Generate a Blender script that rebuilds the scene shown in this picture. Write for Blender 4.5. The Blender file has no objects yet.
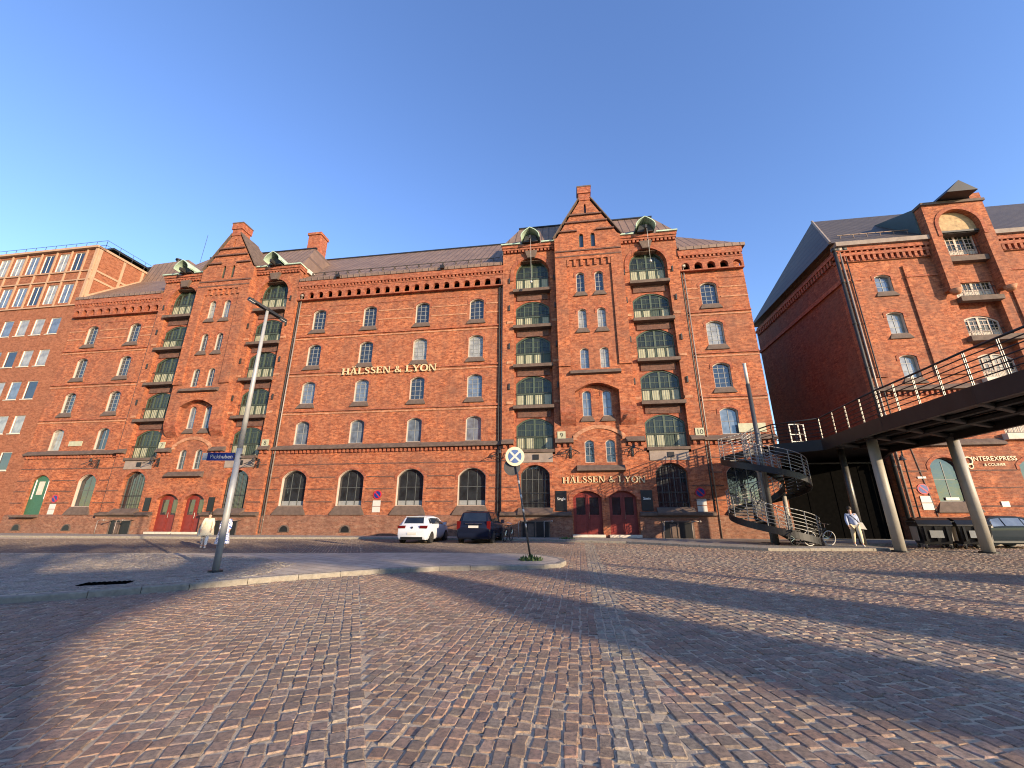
import bpy, bmesh, math, random
import numpy as np
from mathutils import Vector, Matrix
random.seed(7); rng = np.random.default_rng(7)
R = math.radians
S = bpy.context.scene
C = S.collection

# ---------------------------------------------------------------- camera
PITCH = math.atan(130 / 410.)
cam = bpy.data.cameras.new('camera'); co = bpy.data.objects.new('camera', cam); C.objects.link(co)
cam.sensor_fit = 'HORIZONTAL'; cam.sensor_width = 36.0; cam.lens = 410 / 1024 * 36
cam.clip_start = .05; cam.clip_end = 2000
co.location = (0, 0, 1.55); co.rotation_euler = (math.pi / 2 + PITCH, 0, 0)
S.camera = co
S.cycles.filter_width = 1.1

# ---------------------------------------------------------------- light
AZ, EL = R(44), R(12)                      # sun: right of straight behind the camera
w = bpy.data.worlds.new('World'); S.world = w; w.use_nodes = True
nt = w.node_tree; bg = nt.nodes['Background']
sky = nt.nodes.new('ShaderNodeTexSky'); sky.sky_type = 'NISHITA'; sky.sun_disc = False
sky.sun_elevation = EL; sky.sun_rotation = math.pi - AZ
sky.altitude = 0; sky.air_density = 1.0; sky.dust_density = 0.0; sky.ozone_density = 2.2
hs = nt.nodes.new('ShaderNodeHueSaturation'); hs.inputs['Saturation'].default_value = 1.12; hs.inputs['Hue'].default_value = .516
nt.links.new(sky.outputs[0], hs.inputs['Color']); nt.links.new(hs.outputs[0], bg.inputs[0]); bg.inputs[1].default_value = 0.15
sun = bpy.data.lights.new('sun', 'SUN'); sun.energy = 3.4; sun.angle = R(0.5); sun.color = (1.0, .79, .54)
so = bpy.data.objects.new('sun', sun); C.objects.link(so)
sd = Vector((math.sin(AZ) * math.cos(EL), -math.cos(AZ) * math.cos(EL), math.sin(EL)))
so.rotation_euler = sd.to_track_quat('Z', 'Y').to_euler(); so.location = (60, -60, 40)
S.view_settings.view_transform = 'Standard'; S.view_settings.look = 'None'
S.view_settings.exposure = 1.52; S.view_settings.gamma = 1.0

# ---------------------------------------------------------------- materials
def mat(name):
    m = bpy.data.materials.new(name); m.use_nodes = True
    return m, m.node_tree, m.node_tree.nodes['Principled BSDF']
def N(t, kind, **kw):
    n = t.nodes.new(kind)
    for k, v in kw.items(): setattr(n, k, v)
    return n
def ramp(t, fac, stops):
    r = N(t, 'ShaderNodeValToRGB'); e = r.color_ramp.elements
    while len(e) < len(stops): e.new(.5)
    for el, (p, c) in zip(e, stops): el.position = p; el.color = (*c, 1)
    t.links.new(fac, r.inputs[0]); return r.outputs[0]
def mixc(t, fac, a, b, mode='MIX'):
    m = N(t, 'ShaderNodeMix', data_type='RGBA', blend_type=mode)
    if isinstance(fac, (int, float)): m.inputs[0].default_value = fac
    else: t.links.new(fac, m.inputs[0])
    for i, v in ((6, a), (7, b)):
        if isinstance(v, tuple): m.inputs[i].default_value = (*v, 1)
        else: t.links.new(v, m.inputs[i])
    return m.outputs[2]
def noise(t, vec, scale, detail=4, rough=.6):
    n = N(t, 'ShaderNodeTexNoise'); n.inputs['Scale'].default_value = scale
    n.inputs['Detail'].default_value = detail; n.inputs['Roughness'].default_value = rough
    if vec is not None: t.links.new(vec, n.inputs['Vector'])
    return n.outputs['Fac']
def bump(t, b, h, strength=.3, dist=.02):
    n = N(t, 'ShaderNodeBump'); n.inputs['Strength'].default_value = strength; n.inputs['Distance'].default_value = dist
    t.links.new(h, n.inputs['Height']); t.links.new(n.outputs[0], b.inputs['Normal'])
def objvec(t): return N(t, 'ShaderNodeTexCoord').outputs['Object']
def simple(name, col, rough=.6, metal=0., var=.25, scale=6., spec=.4, bmp=0.):
    m, t, b = mat(name); v = objvec(t)
    c = tuple(col)
    f = noise(t, v, scale, 5)
    t.links.new(ramp(t, f, [(.25, tuple(x * (1 - var) for x in c)), (.75, tuple(min(1, x * (1 + var)) for x in c))]), b.inputs['Base Color'])
    b.inputs['Roughness'].default_value = rough; b.inputs['Metallic'].default_value = metal
    b.inputs['Specular IOR Level'].default_value = spec
    if bmp: bump(t, b, noise(t, v, scale * 4, 4), bmp, .02)
    return m
def brick(name, c1, c2, cm, bw=.25, bh=.079, grime=.35, pale=(.52, .25, .14)):
    m, t, b = mat(name); v = objvec(t)
    sp = N(t, 'ShaderNodeSeparateXYZ'); t.links.new(v, sp.inputs[0])
    ad = N(t, 'ShaderNodeMath', operation='ADD'); t.links.new(sp.outputs[0], ad.inputs[0]); t.links.new(sp.outputs[1], ad.inputs[1])
    cb = N(t, 'ShaderNodeCombineXYZ'); t.links.new(ad.outputs[0], cb.inputs[0]); t.links.new(sp.outputs[2], cb.inputs[1])
    br = N(t, 'ShaderNodeTexBrick'); t.links.new(cb.outputs[0], br.inputs['Vector'])
    br.inputs['Scale'].default_value = 1; br.inputs['Brick Width'].default_value = bw; br.inputs['Row Height'].default_value = bh
    br.inputs['Mortar Size'].default_value = .006; br.inputs['Mortar Smooth'].default_value = .3; br.inputs['Bias'].default_value = -.1
    br.inputs['Color1'].default_value = (*c1, 1); br.inputs['Color2'].default_value = (*c2, 1); br.inputs['Mortar'].default_value = (*cm, 1)
    # stretched noise: single bricks and courses that fired lighter or darker
    mp = N(t, 'ShaderNodeMapping'); t.links.new(cb.outputs[0], mp.inputs[0]); mp.inputs['Scale'].default_value = (3.2, 6.0, 1)
    f1 = noise(t, mp.outputs[0], 1.0, 7, .8)
    c = mixc(t, ramp(t, f1, [(.46, (0, 0, 0)), (.62, (.9, .9, .9))]), br.outputs[0], tuple(x * .5 for x in c2))
    f2 = noise(t, mp.outputs[0], .83, 5, .7)
    c = mixc(t, ramp(t, f2, [(.53, (0, 0, 0)), (.72, (.7, .7, .7))]), c, pale)
    f3 = noise(t, cb.outputs[0], .35, 5, .65)
    c = mixc(t, ramp(t, f3, [(.42, (0, 0, 0)), (.72, (grime, grime, grime))]), c, (.13, .075, .055))
    f5 = noise(t, cb.outputs[0], 1.6, 7, .75)
    c = mixc(t, ramp(t, f5, [(.48, (0, 0, 0)), (.66, (.55, .55, .55))]), c, tuple(x * .55 for x in c2))
    f6 = noise(t, cb.outputs[0], 1.05, 6, .75)
    c = mixc(t, ramp(t, f6, [(.56, (0, 0, 0)), (.74, (.5, .5, .5))]), c, pale)
    # rain streaks running down the wall
    mq = N(t, 'ShaderNodeMapping'); t.links.new(cb.outputs[0], mq.inputs[0]); mq.inputs['Scale'].default_value = (1.9, .10, 1)
    f4 = noise(t, mq.outputs[0], 1.0, 5, .65)
    c = mixc(t, ramp(t, f4, [(.47, (0, 0, 0)), (.75, (grime * .8,) * 3)]), c, (.17, .075, .05))
    t.links.new(c, b.inputs['Base Color']); b.inputs['Roughness'].default_value = .85; b.inputs['Specular IOR Level'].default_value = .2
    bump(t, b, mixc(t, .5, br.outputs['Fac'], f1), .35, .015)
    return m

M = {}
M['brick'] = brick('red_brick', (.53, .158, .060), (.25, .060, .027), (.36, .21, .135), grime=.62, pale=(.50, .22, .11))
M['brick_shaded'] = brick('shade_toned_brick', (.29, .085, .042), (.165, .046, .026), (.20, .12, .085), grime=.8, pale=(.32, .14, .075))  # red brick darkened: the flank wall's shade is put into the colour
M['brick_trim'] = brick('red_brick_trim', (.42, .11, .048), (.27, .066, .034), (.32, .2, .14))
M['brick_plinth'] = brick('plinth_brick', (.30, .13, .075), (.20, .085, .055), (.27, .19, .14), grime=.6, pale=(.36, .24, .16))
M['brick_office'] = brick('office_brick', (.34, .118, .056), (.27, .085, .04), (.28, .17, .11), grime=.2, pale=(.40, .15, .08))
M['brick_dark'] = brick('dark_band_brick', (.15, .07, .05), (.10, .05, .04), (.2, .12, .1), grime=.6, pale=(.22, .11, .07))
M['brick_light'] = brick('light_band_brick', (.56, .26, .14), (.46, .19, .095), (.4, .26, .18), grime=.4, pale=(.6, .34, .2))
M['stone'] = simple('weathered_stone', (.105, .072, .055), .85, var=.35, scale=3, bmp=.3)
M['stone_pale'] = simple('pale_stone', (.52, .45, .36), .8, var=.2, scale=3, bmp=.2)
M['render'] = simple('grey_render', (.24, .19, .155), .9, var=.25, scale=2, bmp=.15)
M['concrete'] = simple('pale_concrete', (.38, .235, .145), .8, var=.15, scale=2, bmp=.15)
M['frame'] = simple('window_frame_paint', (.22, .225, .215), .5, var=.15)
M['frame_white'] = simple('white_frame_paint', (.74, .70, .62), .45, var=.08)
M['frame_dark'] = simple('dark_frame_paint', (.085, .088, .082), .45, var=.2)
M['green'] = simple('dark_green_paint', (.055, .075, .05), .5, var=.25)
M['door_green'] = simple('bottle_green_paint', (.035, .11, .06), .45, var=.2)
M['cream'] = simple('cream_paint', (.37, .36, .235), .5, var=.18, scale=4)
M['door_red'] = simple('oxblood_door_paint', (.17, .026, .020), .4, var=.2, scale=4)
M['black'] = simple('black_panel', (.012, .012, .012), .35, var=.2)
M['shade_grate_black'] = simple('black_for_shade_and_grate', (.004, .0038, .0036), 1.0, var=.3, spec=0.)  # near-black: painted shade of the alley screen, also the iron drain grate
M['iron'] = simple('dark_iron', (.04, .038, .036), .55, metal=.3, var=.3)
M['copper'] = simple('copper_patina', (.36, .46, .35), .7, var=.3, scale=2)
M['steel'] = simple('galvanised_steel', (.10, .095, .088), .42, metal=.55, var=.18, scale=9)
M['steel_dark'] = simple('painted_dark_steel', (.018, .017, .017), .5, metal=.2, var=.3, scale=2)
M['column'] = simple('column_paint', (.31, .285, .24), .5, var=.12, scale=2)
M['zinc'] = simple('zinc_pipe', (.26, .21, .175), .5, metal=.3, var=.2)
M['white'] = simple('white_enamel', (.50, .48, .43), .4, var=.04)
M['gold'] = simple('cream_gilt_letters', (.56, .44, .25), .4, var=.06)
M['kerb'] = simple('kerb_granite', (.25, .218, .17), .85, var=.28, scale=9, bmp=.4)
M['wood'] = simple('weathered_wood', (.36, .24, .12), .8, var=.4, scale=5)
M['rubber'] = simple('black_rubber', (.02, .02, .02), .8, var=.2)
M['skin'] = simple('skin', (.50, .29, .20), .55, var=.08)
M['hair'] = simple('dark_hair', (.025, .018, .013), .6, var=.3)
M['leaf'] = simple('weed_leaf', (.07, .11, .03), .6, var=.4, scale=20)
M['bark'] = simple('bark', (.10, .07, .05), .9, var=.3)
def car_paint(name, c, metal=.0):
    m, t, b = mat(name); b.inputs['Base Color'].default_value = (*c, 1)
    b.inputs['Roughness'].default_value = .55; b.inputs['Metallic'].default_value = metal; b.inputs['Specular IOR Level'].default_value = .0
    b.inputs['Coat Weight'].default_value = .4; b.inputs['Coat Roughness'].default_value = .03
    return m
M['paint_white'] = car_paint('white_car_paint', (.50, .52, .56))
M['paint_navy'] = car_paint('navy_car_paint', (.008, .011, .024))
M['paint_grey'] = car_paint('slate_car_paint', (.022, .030, .036))
M['lamp_red'] = car_paint('red_lamp_lens', (.09, .006, .006))
M['lamp_clear'] = car_paint('clear_lamp_lens', (.65, .65, .65))
M['chrome'] = simple('chrome', (.7, .7, .7), .15, metal=1., var=.02)
def glass(name, c, rough=.05, wob=.25):
    m, t, b = mat(name); v = objvec(t)
    f = noise(t, v, 1.3, 2)
    t.links.new(ramp(t, f, [(.3, tuple(x * .5 for x in c)), (.7, tuple(x * 1.3 for x in c))]), b.inputs['Base Color'])
    b.inputs['Roughness'].default_value = rough; b.inputs['IOR'].default_value = 1.6; b.inputs['Specular IOR Level'].default_value = .8
    bump(t, b, noise(t, v, 2.2, 2), wob, .02)
    return m
M['lamp_paint'] = simple('pale_grey_pole_paint', (.34, .335, .315), .45, metal=.15, var=.1)
M['lining'] = simple('reveal_plaster', (.46, .36, .29), .7, var=.12)
M['stair_steel'] = simple('grey_stair_steel', (.21, .205, .195), .5, metal=.3, var=.25)
M['glass_bay'] = glass('loading_bay_glass', (.024, .029, .019), .15); M['glass_bay'].node_tree.nodes['Principled BSDF'].inputs['Specular IOR Level'].default_value = .3
M['glass'] = glass('window_glass', (.022, .026, .03))
M['glass_sky'] = glass('sky_tinted_window_glass', (.13, .16, .20))  # sky reflection put into the glass colour as blue-grey
M['glass_pale'] = glass('window_glass_with_curtain', (.30, .29, .25))
M['glass_car'] = glass('car_glass', (.012, .014, .016), .03, 0.05)
def roof(name, c, pitch=.55):
    m, t, b = mat(name); v = objvec(t)
    wv = N(t, 'ShaderNodeTexWave', wave_type='BANDS', bands_direction='X'); t.links.new(v, wv.inputs['Vector'])
    wv.inputs['Scale'].default_value = .314 / pitch; wv.inputs['Distortion'].default_value = 0
    seam = ramp(t, wv.outputs['Fac'], [(.90, (0, 0, 0)), (.97, (1, 1, 1))])
    f = noise(t, v, .7, 6, .7)
    base = ramp(t, f, [(.3, tuple(x * .7 for x in c)), (.7, tuple(x * 1.25 for x in c))])
    t.links.new(mixc(t, seam, base, tuple(x * .62 for x in c)), b.inputs['Base Color'])
    b.inputs['Roughness'].default_value = .6; b.inputs['Metallic'].default_value = .1
    bump(t, b, seam, .8, .05); return m
M['roof'] = roof('brown_metal_roof', (.185, .118, .082))
M['roof_dark'] = roof('dark_slate_roof', (.066, .052, .042), .4)
M['roof_blue'] = roof('blue_green_metal_cladding', (.075, .115, .12), .35)
# cobbles
def sett_mat():
    m, t, b = mat('cobblestone_setts')
    a = N(t, 'ShaderNodeAttribute', attribute_name='sett'); v = objvec(t)
    f = noise(t, v, 26, 5, .7); g = noise(t, v, 160, 3, .7)
    c = mixc(t, ramp(t, f, [(.40, (0, 0, 0)), (.62, (.75, .75, .75))]), a.outputs['Color'], (.085, .066, .055))
    c = mixc(t, ramp(t, g, [(.5, (0, 0, 0)), (.66, (.6, .6, .6))]), c, (.34, .28, .22))
    q = noise(t, v, .55, 6, .7)
    c = mixc(t, ramp(t, q, [(.42, (0, 0, 0)), (.68, (.55, .55, .55))]), c, (.20, .155, .115))
    t.links.new(c, b.inputs['Base Color']); b.inputs['Roughness'].default_value = .8; b.inputs['Specular IOR Level'].default_value = .25
    ad = N(t, 'ShaderNodeMath', operation='ADD'); t.links.new(f, ad.inputs[0]); t.links.new(g, ad.inputs[1])
    bump(t, b, ad.outputs[0], .45, .012); return m
M['sett'] = sett_mat()
def ground_mat(name, c1, c2, cm, bw, bh, rot=0., joint=.009):
    m, t, b = mat(name); v = objvec(t)
    mp = N(t, 'ShaderNodeMapping'); mp.inputs['Rotation'].default_value = (0, 0, rot); t.links.new(v, mp.inputs[0])
    nz = N(t, 'ShaderNodeTexNoise'); nz.inputs['Scale'].default_value = 3; t.links.new(v, nz.inputs['Vector'])
    vm = N(t, 'ShaderNodeVectorMath', operation='MULTIPLY_ADD'); t.links.new(nz.outputs['Color'], vm.inputs[0]); vm.inputs[1].default_value = (.04, .04, 0)
    t.links.new(mp.outputs[0], vm.inputs[2])
    br = N(t, 'ShaderNodeTexBrick'); t.links.new(vm.outputs[0], br.inputs['Vector']); br.inputs['Scale'].default_value = 1
    br.inputs['Brick Width'].default_value = bw; br.inputs['Row Height'].default_value = bh; br.inputs['Mortar Size'].default_value = joint
    br.inputs['Mortar Smooth'].default_value = .6
    br.inputs['Color1'].default_value = (*c1, 1); br.inputs['Color2'].default_value = (*c2, 1); br.inputs['Mortar'].default_value = (*cm, 1)
    f = noise(t, v, 1.1, 7, .7)
    c = mixc(t, ramp(t, f, [(.4, (0, 0, 0)), (.7, (.55, .55, .55))]), br.outputs[0], tuple(x * .55 for x in c2))
    g = noise(t, v, 40, 4, .7)
    c = mixc(t, ramp(t, g, [(.45, (0, 0, 0)), (.75, (.4, .4, .4))]), c, tuple(min(1, x * 1.5) for x in c1))
    t.links.new(c, b.inputs['Base Color']); b.inputs['Roughness'].default_value = .75
    inv = N(t, 'ShaderNodeMath', operation='MULTIPLY_ADD'); t.links.new(br.outputs['Fac'], inv.inputs[0]); inv.inputs[1].default_value = -1; t.links.new(g, inv.inputs[2])
    bump(t, b, inv.outputs[0], .6, .02); return m
M['ground'] = ground_mat('sandy_cobble_bed', (.50, .40, .27), (.43, .34, .23), (.47, .37, .25), .2, .14)
M['pavement'] = ground_mat('grey_pavement_slabs', (.52, .43, .315), (.42, .345, .255), (.16, .13, .10), .6, .42, R(35), .022)
M['pavement_small'] = ground_mat('grey_paving_setts', (.44, .37, .28), (.32, .27, .205), (.10, .09, .075), .17, .12, R(20), .014)
M['sidewalk'] = ground_mat('pale_sidewalk', (.33, .29, .235), (.28, .245, .2), (.16, .14, .12), .4, .3, R(8))

# ---------------------------------------------------------------- mesh helpers
class MB:
    def __init__(s): s.v = []; s.f = []; s.sm = False
    def add(s, vs, fs):
        o = len(s.v); s.v += [tuple(p) for p in vs]; s.f += [tuple(i + o for i in f) for f in fs]; return s
    def box(s, x0, x1, y0, y1, z0, z1):
        return s.add([(x0,y0,z0),(x1,y0,z0),(x1,y1,z0),(x0,y1,z0),(x0,y0,z1),(x1,y0,z1),(x1,y1,z1),(x0,y1,z1)],
                     [(0,3,2,1),(4,5,6,7),(0,1,5,4),(1,2,6,5),(2,3,7,6),(3,0,4,7)])
    def prism(s, poly, y0, y1):          # polygon (x,z), counter-clockwise seen from -y
        n = len(poly)
        vs = [(x, y0, z) for x, z in poly] + [(x, y1, z) for x, z in poly]
        fs = [tuple(range(n)), tuple(range(2*n-1, n-1, -1))] + [(i, i+n, (i+1) % n + n, (i+1) % n) for i in range(n)]
        return s.add(vs, fs)
    def prism_x(s, poly, x0, x1):        # polygon (y,z) extruded along x
        n = len(poly)
        vs = [(x0, y, z) for y, z in poly] + [(x1, y, z) for y, z in poly]
        fs = [tuple(range(n-1, -1, -1)), tuple(range(n, 2*n))] + [(i, (i+1) % n, (i+1) % n + n, i+n) for i in range(n)]
        return s.add(vs, fs)
    def prism_z(s, poly, z0, z1):
        n = len(poly)
        vs = [(x, y, z0) for x, y in poly] + [(x, y, z1) for x, y in poly]
        fs = [tuple(range(n-1, -1, -1)), tuple(range(n, 2*n))] + [(i, (i+1) % n, (i+1) % n + n, i+n) for i in range(n)]
        return s.add(vs, fs)
    def tube(s, p, q, r, n=8, r2=None):
        p, q = Vector(p), Vector(q); d = (q - p)
        if d.length < 1e-6: return s
        a = d.orthogonal().normalized(); b = d.normalized().cross(a); r2 = r if r2 is None else r2
        vs = [p + (a * math.cos(2*math.pi*i/n) + b * math.sin(2*math.pi*i/n)) * r for i in range(n)] + \
             [q + (a * math.cos(2*math.pi*i/n) + b * math.sin(2*math.pi*i/n)) * r2 for i in range(n)]
        return s.add(vs, [(i, (i+1) % n, (i+1) % n + n, i+n) for i in range(n)] + [tuple(range(n-1, -1, -1)), tuple(range(n, 2*n))])
    def path(s, pts, r, n=6):
        for a, b in zip(pts[:-1], pts[1:]): s.tube(a, b, r, n)
        return s
    def ball(s, c, r, nu=10, nv=7):
        if isinstance(r, (int, float)): r = (r, r, r)
        vs = []; fs = []
        for j in range(nv + 1):
            t = math.pi * j / nv
            for i in range(nu):
                a = 2*math.pi*i/nu
                vs.append((c[0]+r[0]*math.sin(t)*math.cos(a), c[1]+r[1]*math.sin(t)*math.sin(a), c[2]-r[2]*math.cos(t)))
        for j in range(nv):
            for i in range(nu):
                fs.append((j*nu+i, j*nu+(i+1) % nu, (j+1)*nu+(i+1) % nu, (j+1)*nu+i))
        return s.add(vs, fs)
    def torus(s, c, R_, r, axis='y', n=28, k=8):
        vs = []; fs = []
        for i in range(n):
            a = 2*math.pi*i/n
            for j in range(k):
                b = 2*math.pi*j/k; q = R_ + r*math.cos(b); h = r*math.sin(b)
                p = {'y': (q*math.cos(a), h, q*math.sin(a)), 'x': (h, q*math.cos(a), q*math.sin(a)), 'z': (q*math.cos(a), q*math.sin(a), h)}[axis]
                vs.append((c[0]+p[0], c[1]+p[1], c[2]+p[2]))
        for i in range(n):
            for j in range(k):
                fs.append((i*k+j, ((i+1) % n)*k+j, ((i+1) % n)*k+(j+1) % k, i*k+(j+1) % k))
        return s.add(vs, fs)
    def mesh(s, name, m, smooth=False):
        me = bpy.data.meshes.new(name); me.from_pydata(s.v, [], s.f); me.update()
        bm = bmesh.new(); bm.from_mesh(me); bmesh.ops.recalc_face_normals(bm, faces=bm.faces); bm.to_mesh(me); bm.free()
        if m is not None: me.materials.append(m)
        if smooth: me.polygons.foreach_set('use_smooth', [True]*len(me.polygons))
        return me
    def build(s, name, m, parent=None, smooth=False, loc=None):
        return put(name, s.mesh(name, m, smooth), parent, loc)
def put(name, me, parent=None, loc=None):
    o = bpy.data.objects.new(name, me); C.objects.link(o)
    if parent is not None: o.parent = parent
    if loc is not None: o.location = loc
    return o
def tag(o, label=None, cat=None, group=None, kind=None):
    for k, v in (('label', label), ('category', cat), ('group', group), ('kind', kind)):
        if v: o[k] = v
    return o
def empty(name, loc, rz=0., label=None, cat=None, group=None):
    o = bpy.data.objects.new(name, None); C.objects.link(o); o.location = loc; o.rotation_euler = (0, 0, rz)
    o.empty_display_size = .3
    return tag(o, label, cat, group)
def copy_tree(o, parent=None):
    c = o.copy(); C.objects.link(c)
    if parent is not None: c.parent = parent
    for ch in list(o.children): copy_tree(ch, c)
    return c
def arch(x0, x1, z0, z1, rise, n=10):   # opening outline with segmental or round head, ccw
    w_ = (x1-x0)/2; cx = (x0+x1)/2
    if rise <= 0: return [(x0, z0), (x1, z0), (x1, z1), (x0, z1)]
    rise = min(rise, w_); r = (w_*w_ + rise*rise)/(2*rise); cz = z1 - r
    a0 = math.asin(min(1, w_/r))
    return [(x0, z0), (x1, z0)] + [(cx + r*math.sin(a0 - 2*a0*i/n), cz + r*math.cos(a0 - 2*a0*i/n)) for i in range(n+1)]
def plate_mesh(name, outline, holes, y0, y1, m):
    cu = bpy.data.curves.new('tmp', 'CURVE'); cu.dimensions = '2D'; cu.fill_mode = 'BOTH'; cu.extrude = abs(y1-y0)/2
    for poly in [outline] + list(holes):
        sp = cu.splines.new('POLY'); sp.points.add(len(poly)-1); sp.use_cyclic_u = True
        for p, (x, z) in zip(sp.points, poly): p.co = (x, z, 0, 1)
    ob = bpy.data.objects.new('tmp', cu); C.objects.link(ob)
    me = bpy.data.meshes.new_from_object(ob)
    bpy.data.objects.remove(ob); bpy.data.curves.remove(cu)
    mid = (y0+y1)/2
    a = np.empty(len(me.vertices)*3); me.vertices.foreach_get('co', a); a = a.reshape(-1, 3)
    b = np.stack([a[:, 0], mid - a[:, 2], a[:, 1]], 1); me.vertices.foreach_set('co', b.ravel()); me.update()
    me.materials.clear(); me.materials.append(m); me.name = name
    me.polygons.foreach_set('use_smooth', [False]*len(me.polygons))
    return me
def plate(name, outline, holes, y0, y1, m, parent=None): return put(name, plate_mesh(name, outline, holes, y0, y1, m), parent)
def text_mesh(name, txt, size, m, ext=.01, align='CENTER'):
    cu = bpy.data.curves.new('tmp', 'FONT'); cu.body = txt; cu.size = size; cu.extrude = ext; cu.align_x = align; cu.align_y = 'CENTER'
    ob = bpy.data.objects.new('tmp', cu); C.objects.link(ob); bpy.context.view_layer.update()
    me = bpy.data.meshes.new_from_object(ob); bpy.data.objects.remove(ob); bpy.data.curves.remove(cu)
    a = np.empty(len(me.vertices)*3); me.vertices.foreach_get('co', a); a = a.reshape(-1, 3)
    me.vertices.foreach_set('co', np.stack([a[:, 0], -a[:, 2], a[:, 1]], 1).ravel()); me.update()
    me.materials.clear(); me.materials.append(m); me.name = name
    return me

# the facade line: local x = s (right), local y = depth away from the street, local z up
FA = R(8.1); P0 = Vector((0, 29.004, 0))
def W(s, o=0., z=0.):                     # o = towards the camera
    return Vector((P0.x + s*math.cos(FA) - o*math.sin(FA), P0.y - s*math.sin(FA) - o*math.cos(FA), z))
def facade_root(name, label, cat, group=None): return empty(name, P0, -FA, label, cat, group)

# ---------------------------------------------------------------- serif capitals for the lettering
def stroke(pts, widths):
    L = []; Rr = []
    for i, p in enumerate(pts):
        a = pts[max(0, i-1)]; b = pts[min(len(pts)-1, i+1)]
        d = Vector((b[0]-a[0], b[1]-a[1])); d.normalize(); n = Vector((-d.y, d.x)) * widths[i]/2
        L.append((p[0]+n.x, p[1]+n.y)); Rr.append((p[0]-n.x, p[1]-n.y))
    return [[Rr[i], Rr[i+1], L[i+1], L[i]] for i in range(len(pts)-1)]
def rect(x0, x1, z0, z1): return [(x0, z0), (x1, z0), (x1, z1), (x0, z1)]
def stem(x, t=.17): return [rect(x-t/2, x+t/2, 0, 1), rect(x-t/2-.08, x+t/2+.08, 0, .06), rect(x-t/2-.08, x+t/2+.08, .94, 1)]
def sample(f, n): return [f(i/n) for i in range(n+1)]
def glyph(c):
    if c == 'H': return stem(.17) + stem(.73) + [rect(.2, .7, .46, .54)], .95
    if c in 'AÄ':
        g = [[(.06, 0), (.14, 0), (.47, 1), (.40, 1)], [(.62, 0), (.82, 0), (.52, 1), (.38, 1)], rect(.22, .65, .28, .35), rect(0, .25, 0, .06), rect(.52, .92, 0, .06)]
        if c == 'Ä': g += [rect(.24, .36, 1.06, 1.18), rect(.52, .64, 1.06, 1.18)]
        return g, .95
    if c == 'L': return stem(.17) + [rect(.2, .68, 0, .07), rect(.61, .68, 0, .26)], .74
    if c == 'E': return stem(.17) + [rect(.2, .65, 0, .07), rect(.58, .65, 0, .24), rect(.2, .62, .93, 1), rect(.56, .62, .78, 1), rect(.2, .5, .47, .54), rect(.45, .5, .4, .61)], .74
    if c == 'N': return [rect(.12, .19, 0, 1), rect(.74, .81, 0, 1), [(.66, 0), (.81, 0), (.27, 1), (.10, 1)], rect(.04, .28, 0, .06), rect(.0, .2, .94, 1), rect(.65, .9, .94, 1)], .95
    if c == 'Y': return [rect(.36, .53, 0, .48), rect(.27, .62, 0, .06), [(.36, .45), (.53, .45), (.25, 1), (.05, 1)], [(.42, .45), (.5, .42), (.82, 1), (.74, 1)], rect(-.02, .32, .94, 1), rect(.65, .92, .94, 1)], .9
    if c == 'O':
        pts = sample(lambda t: (.46 + .36*math.cos(2*math.pi*t), .5 + .47*math.sin(2*math.pi*t)), 20)
        return stroke(pts, [.07 + .13*abs(math.cos(2*math.pi*i/20)) for i in range(21)]), .93
    if c == 'S':
        pts = [(.57, .76), (.52, .90), (.36, .96), (.20, .90), (.15, .76), (.22, .62), (.36, .52), (.50, .42), (.57, .27), (.50, .11), (.34, .04), (.18, .09), (.11, .26)]
        return stroke(pts, [.05, .08, .08, .10, .13, .16, .18, .16, .13, .10, .08, .08, .05]), .70
    if c == '&':
        pts = [(.78, .45), (.70, .22), (.48, .05), (.25, .06), (.14, .22), (.22, .42), (.45, .60), (.52, .80), (.42, .95), (.29, .88), (.28, .72), (.45, .42), (.80, .03)]
        return stroke(pts, [.05, .06, .08, .11, .14, .12, .07, .09, .08, .09, .12, .16, .15]), .95
    return [], .38
def lettering(txt, x0, x1, z0, h, y0, y1, bow=0.):
    tot = sum(glyph(c)[1] for c in txt) - .1; k = (x1-x0)/tot; m = MB(); x = 0
    for c in txt:
        g, a = glyph(c); u = (x + a/2)/tot*2 - 1; dz = bow*(1-u*u)
        for poly in g: m.prism([(x0 + (x+px)*k, z0 + dz + pz*h) for px, pz in poly], y0, y1)
        x += a
    return m

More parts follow.
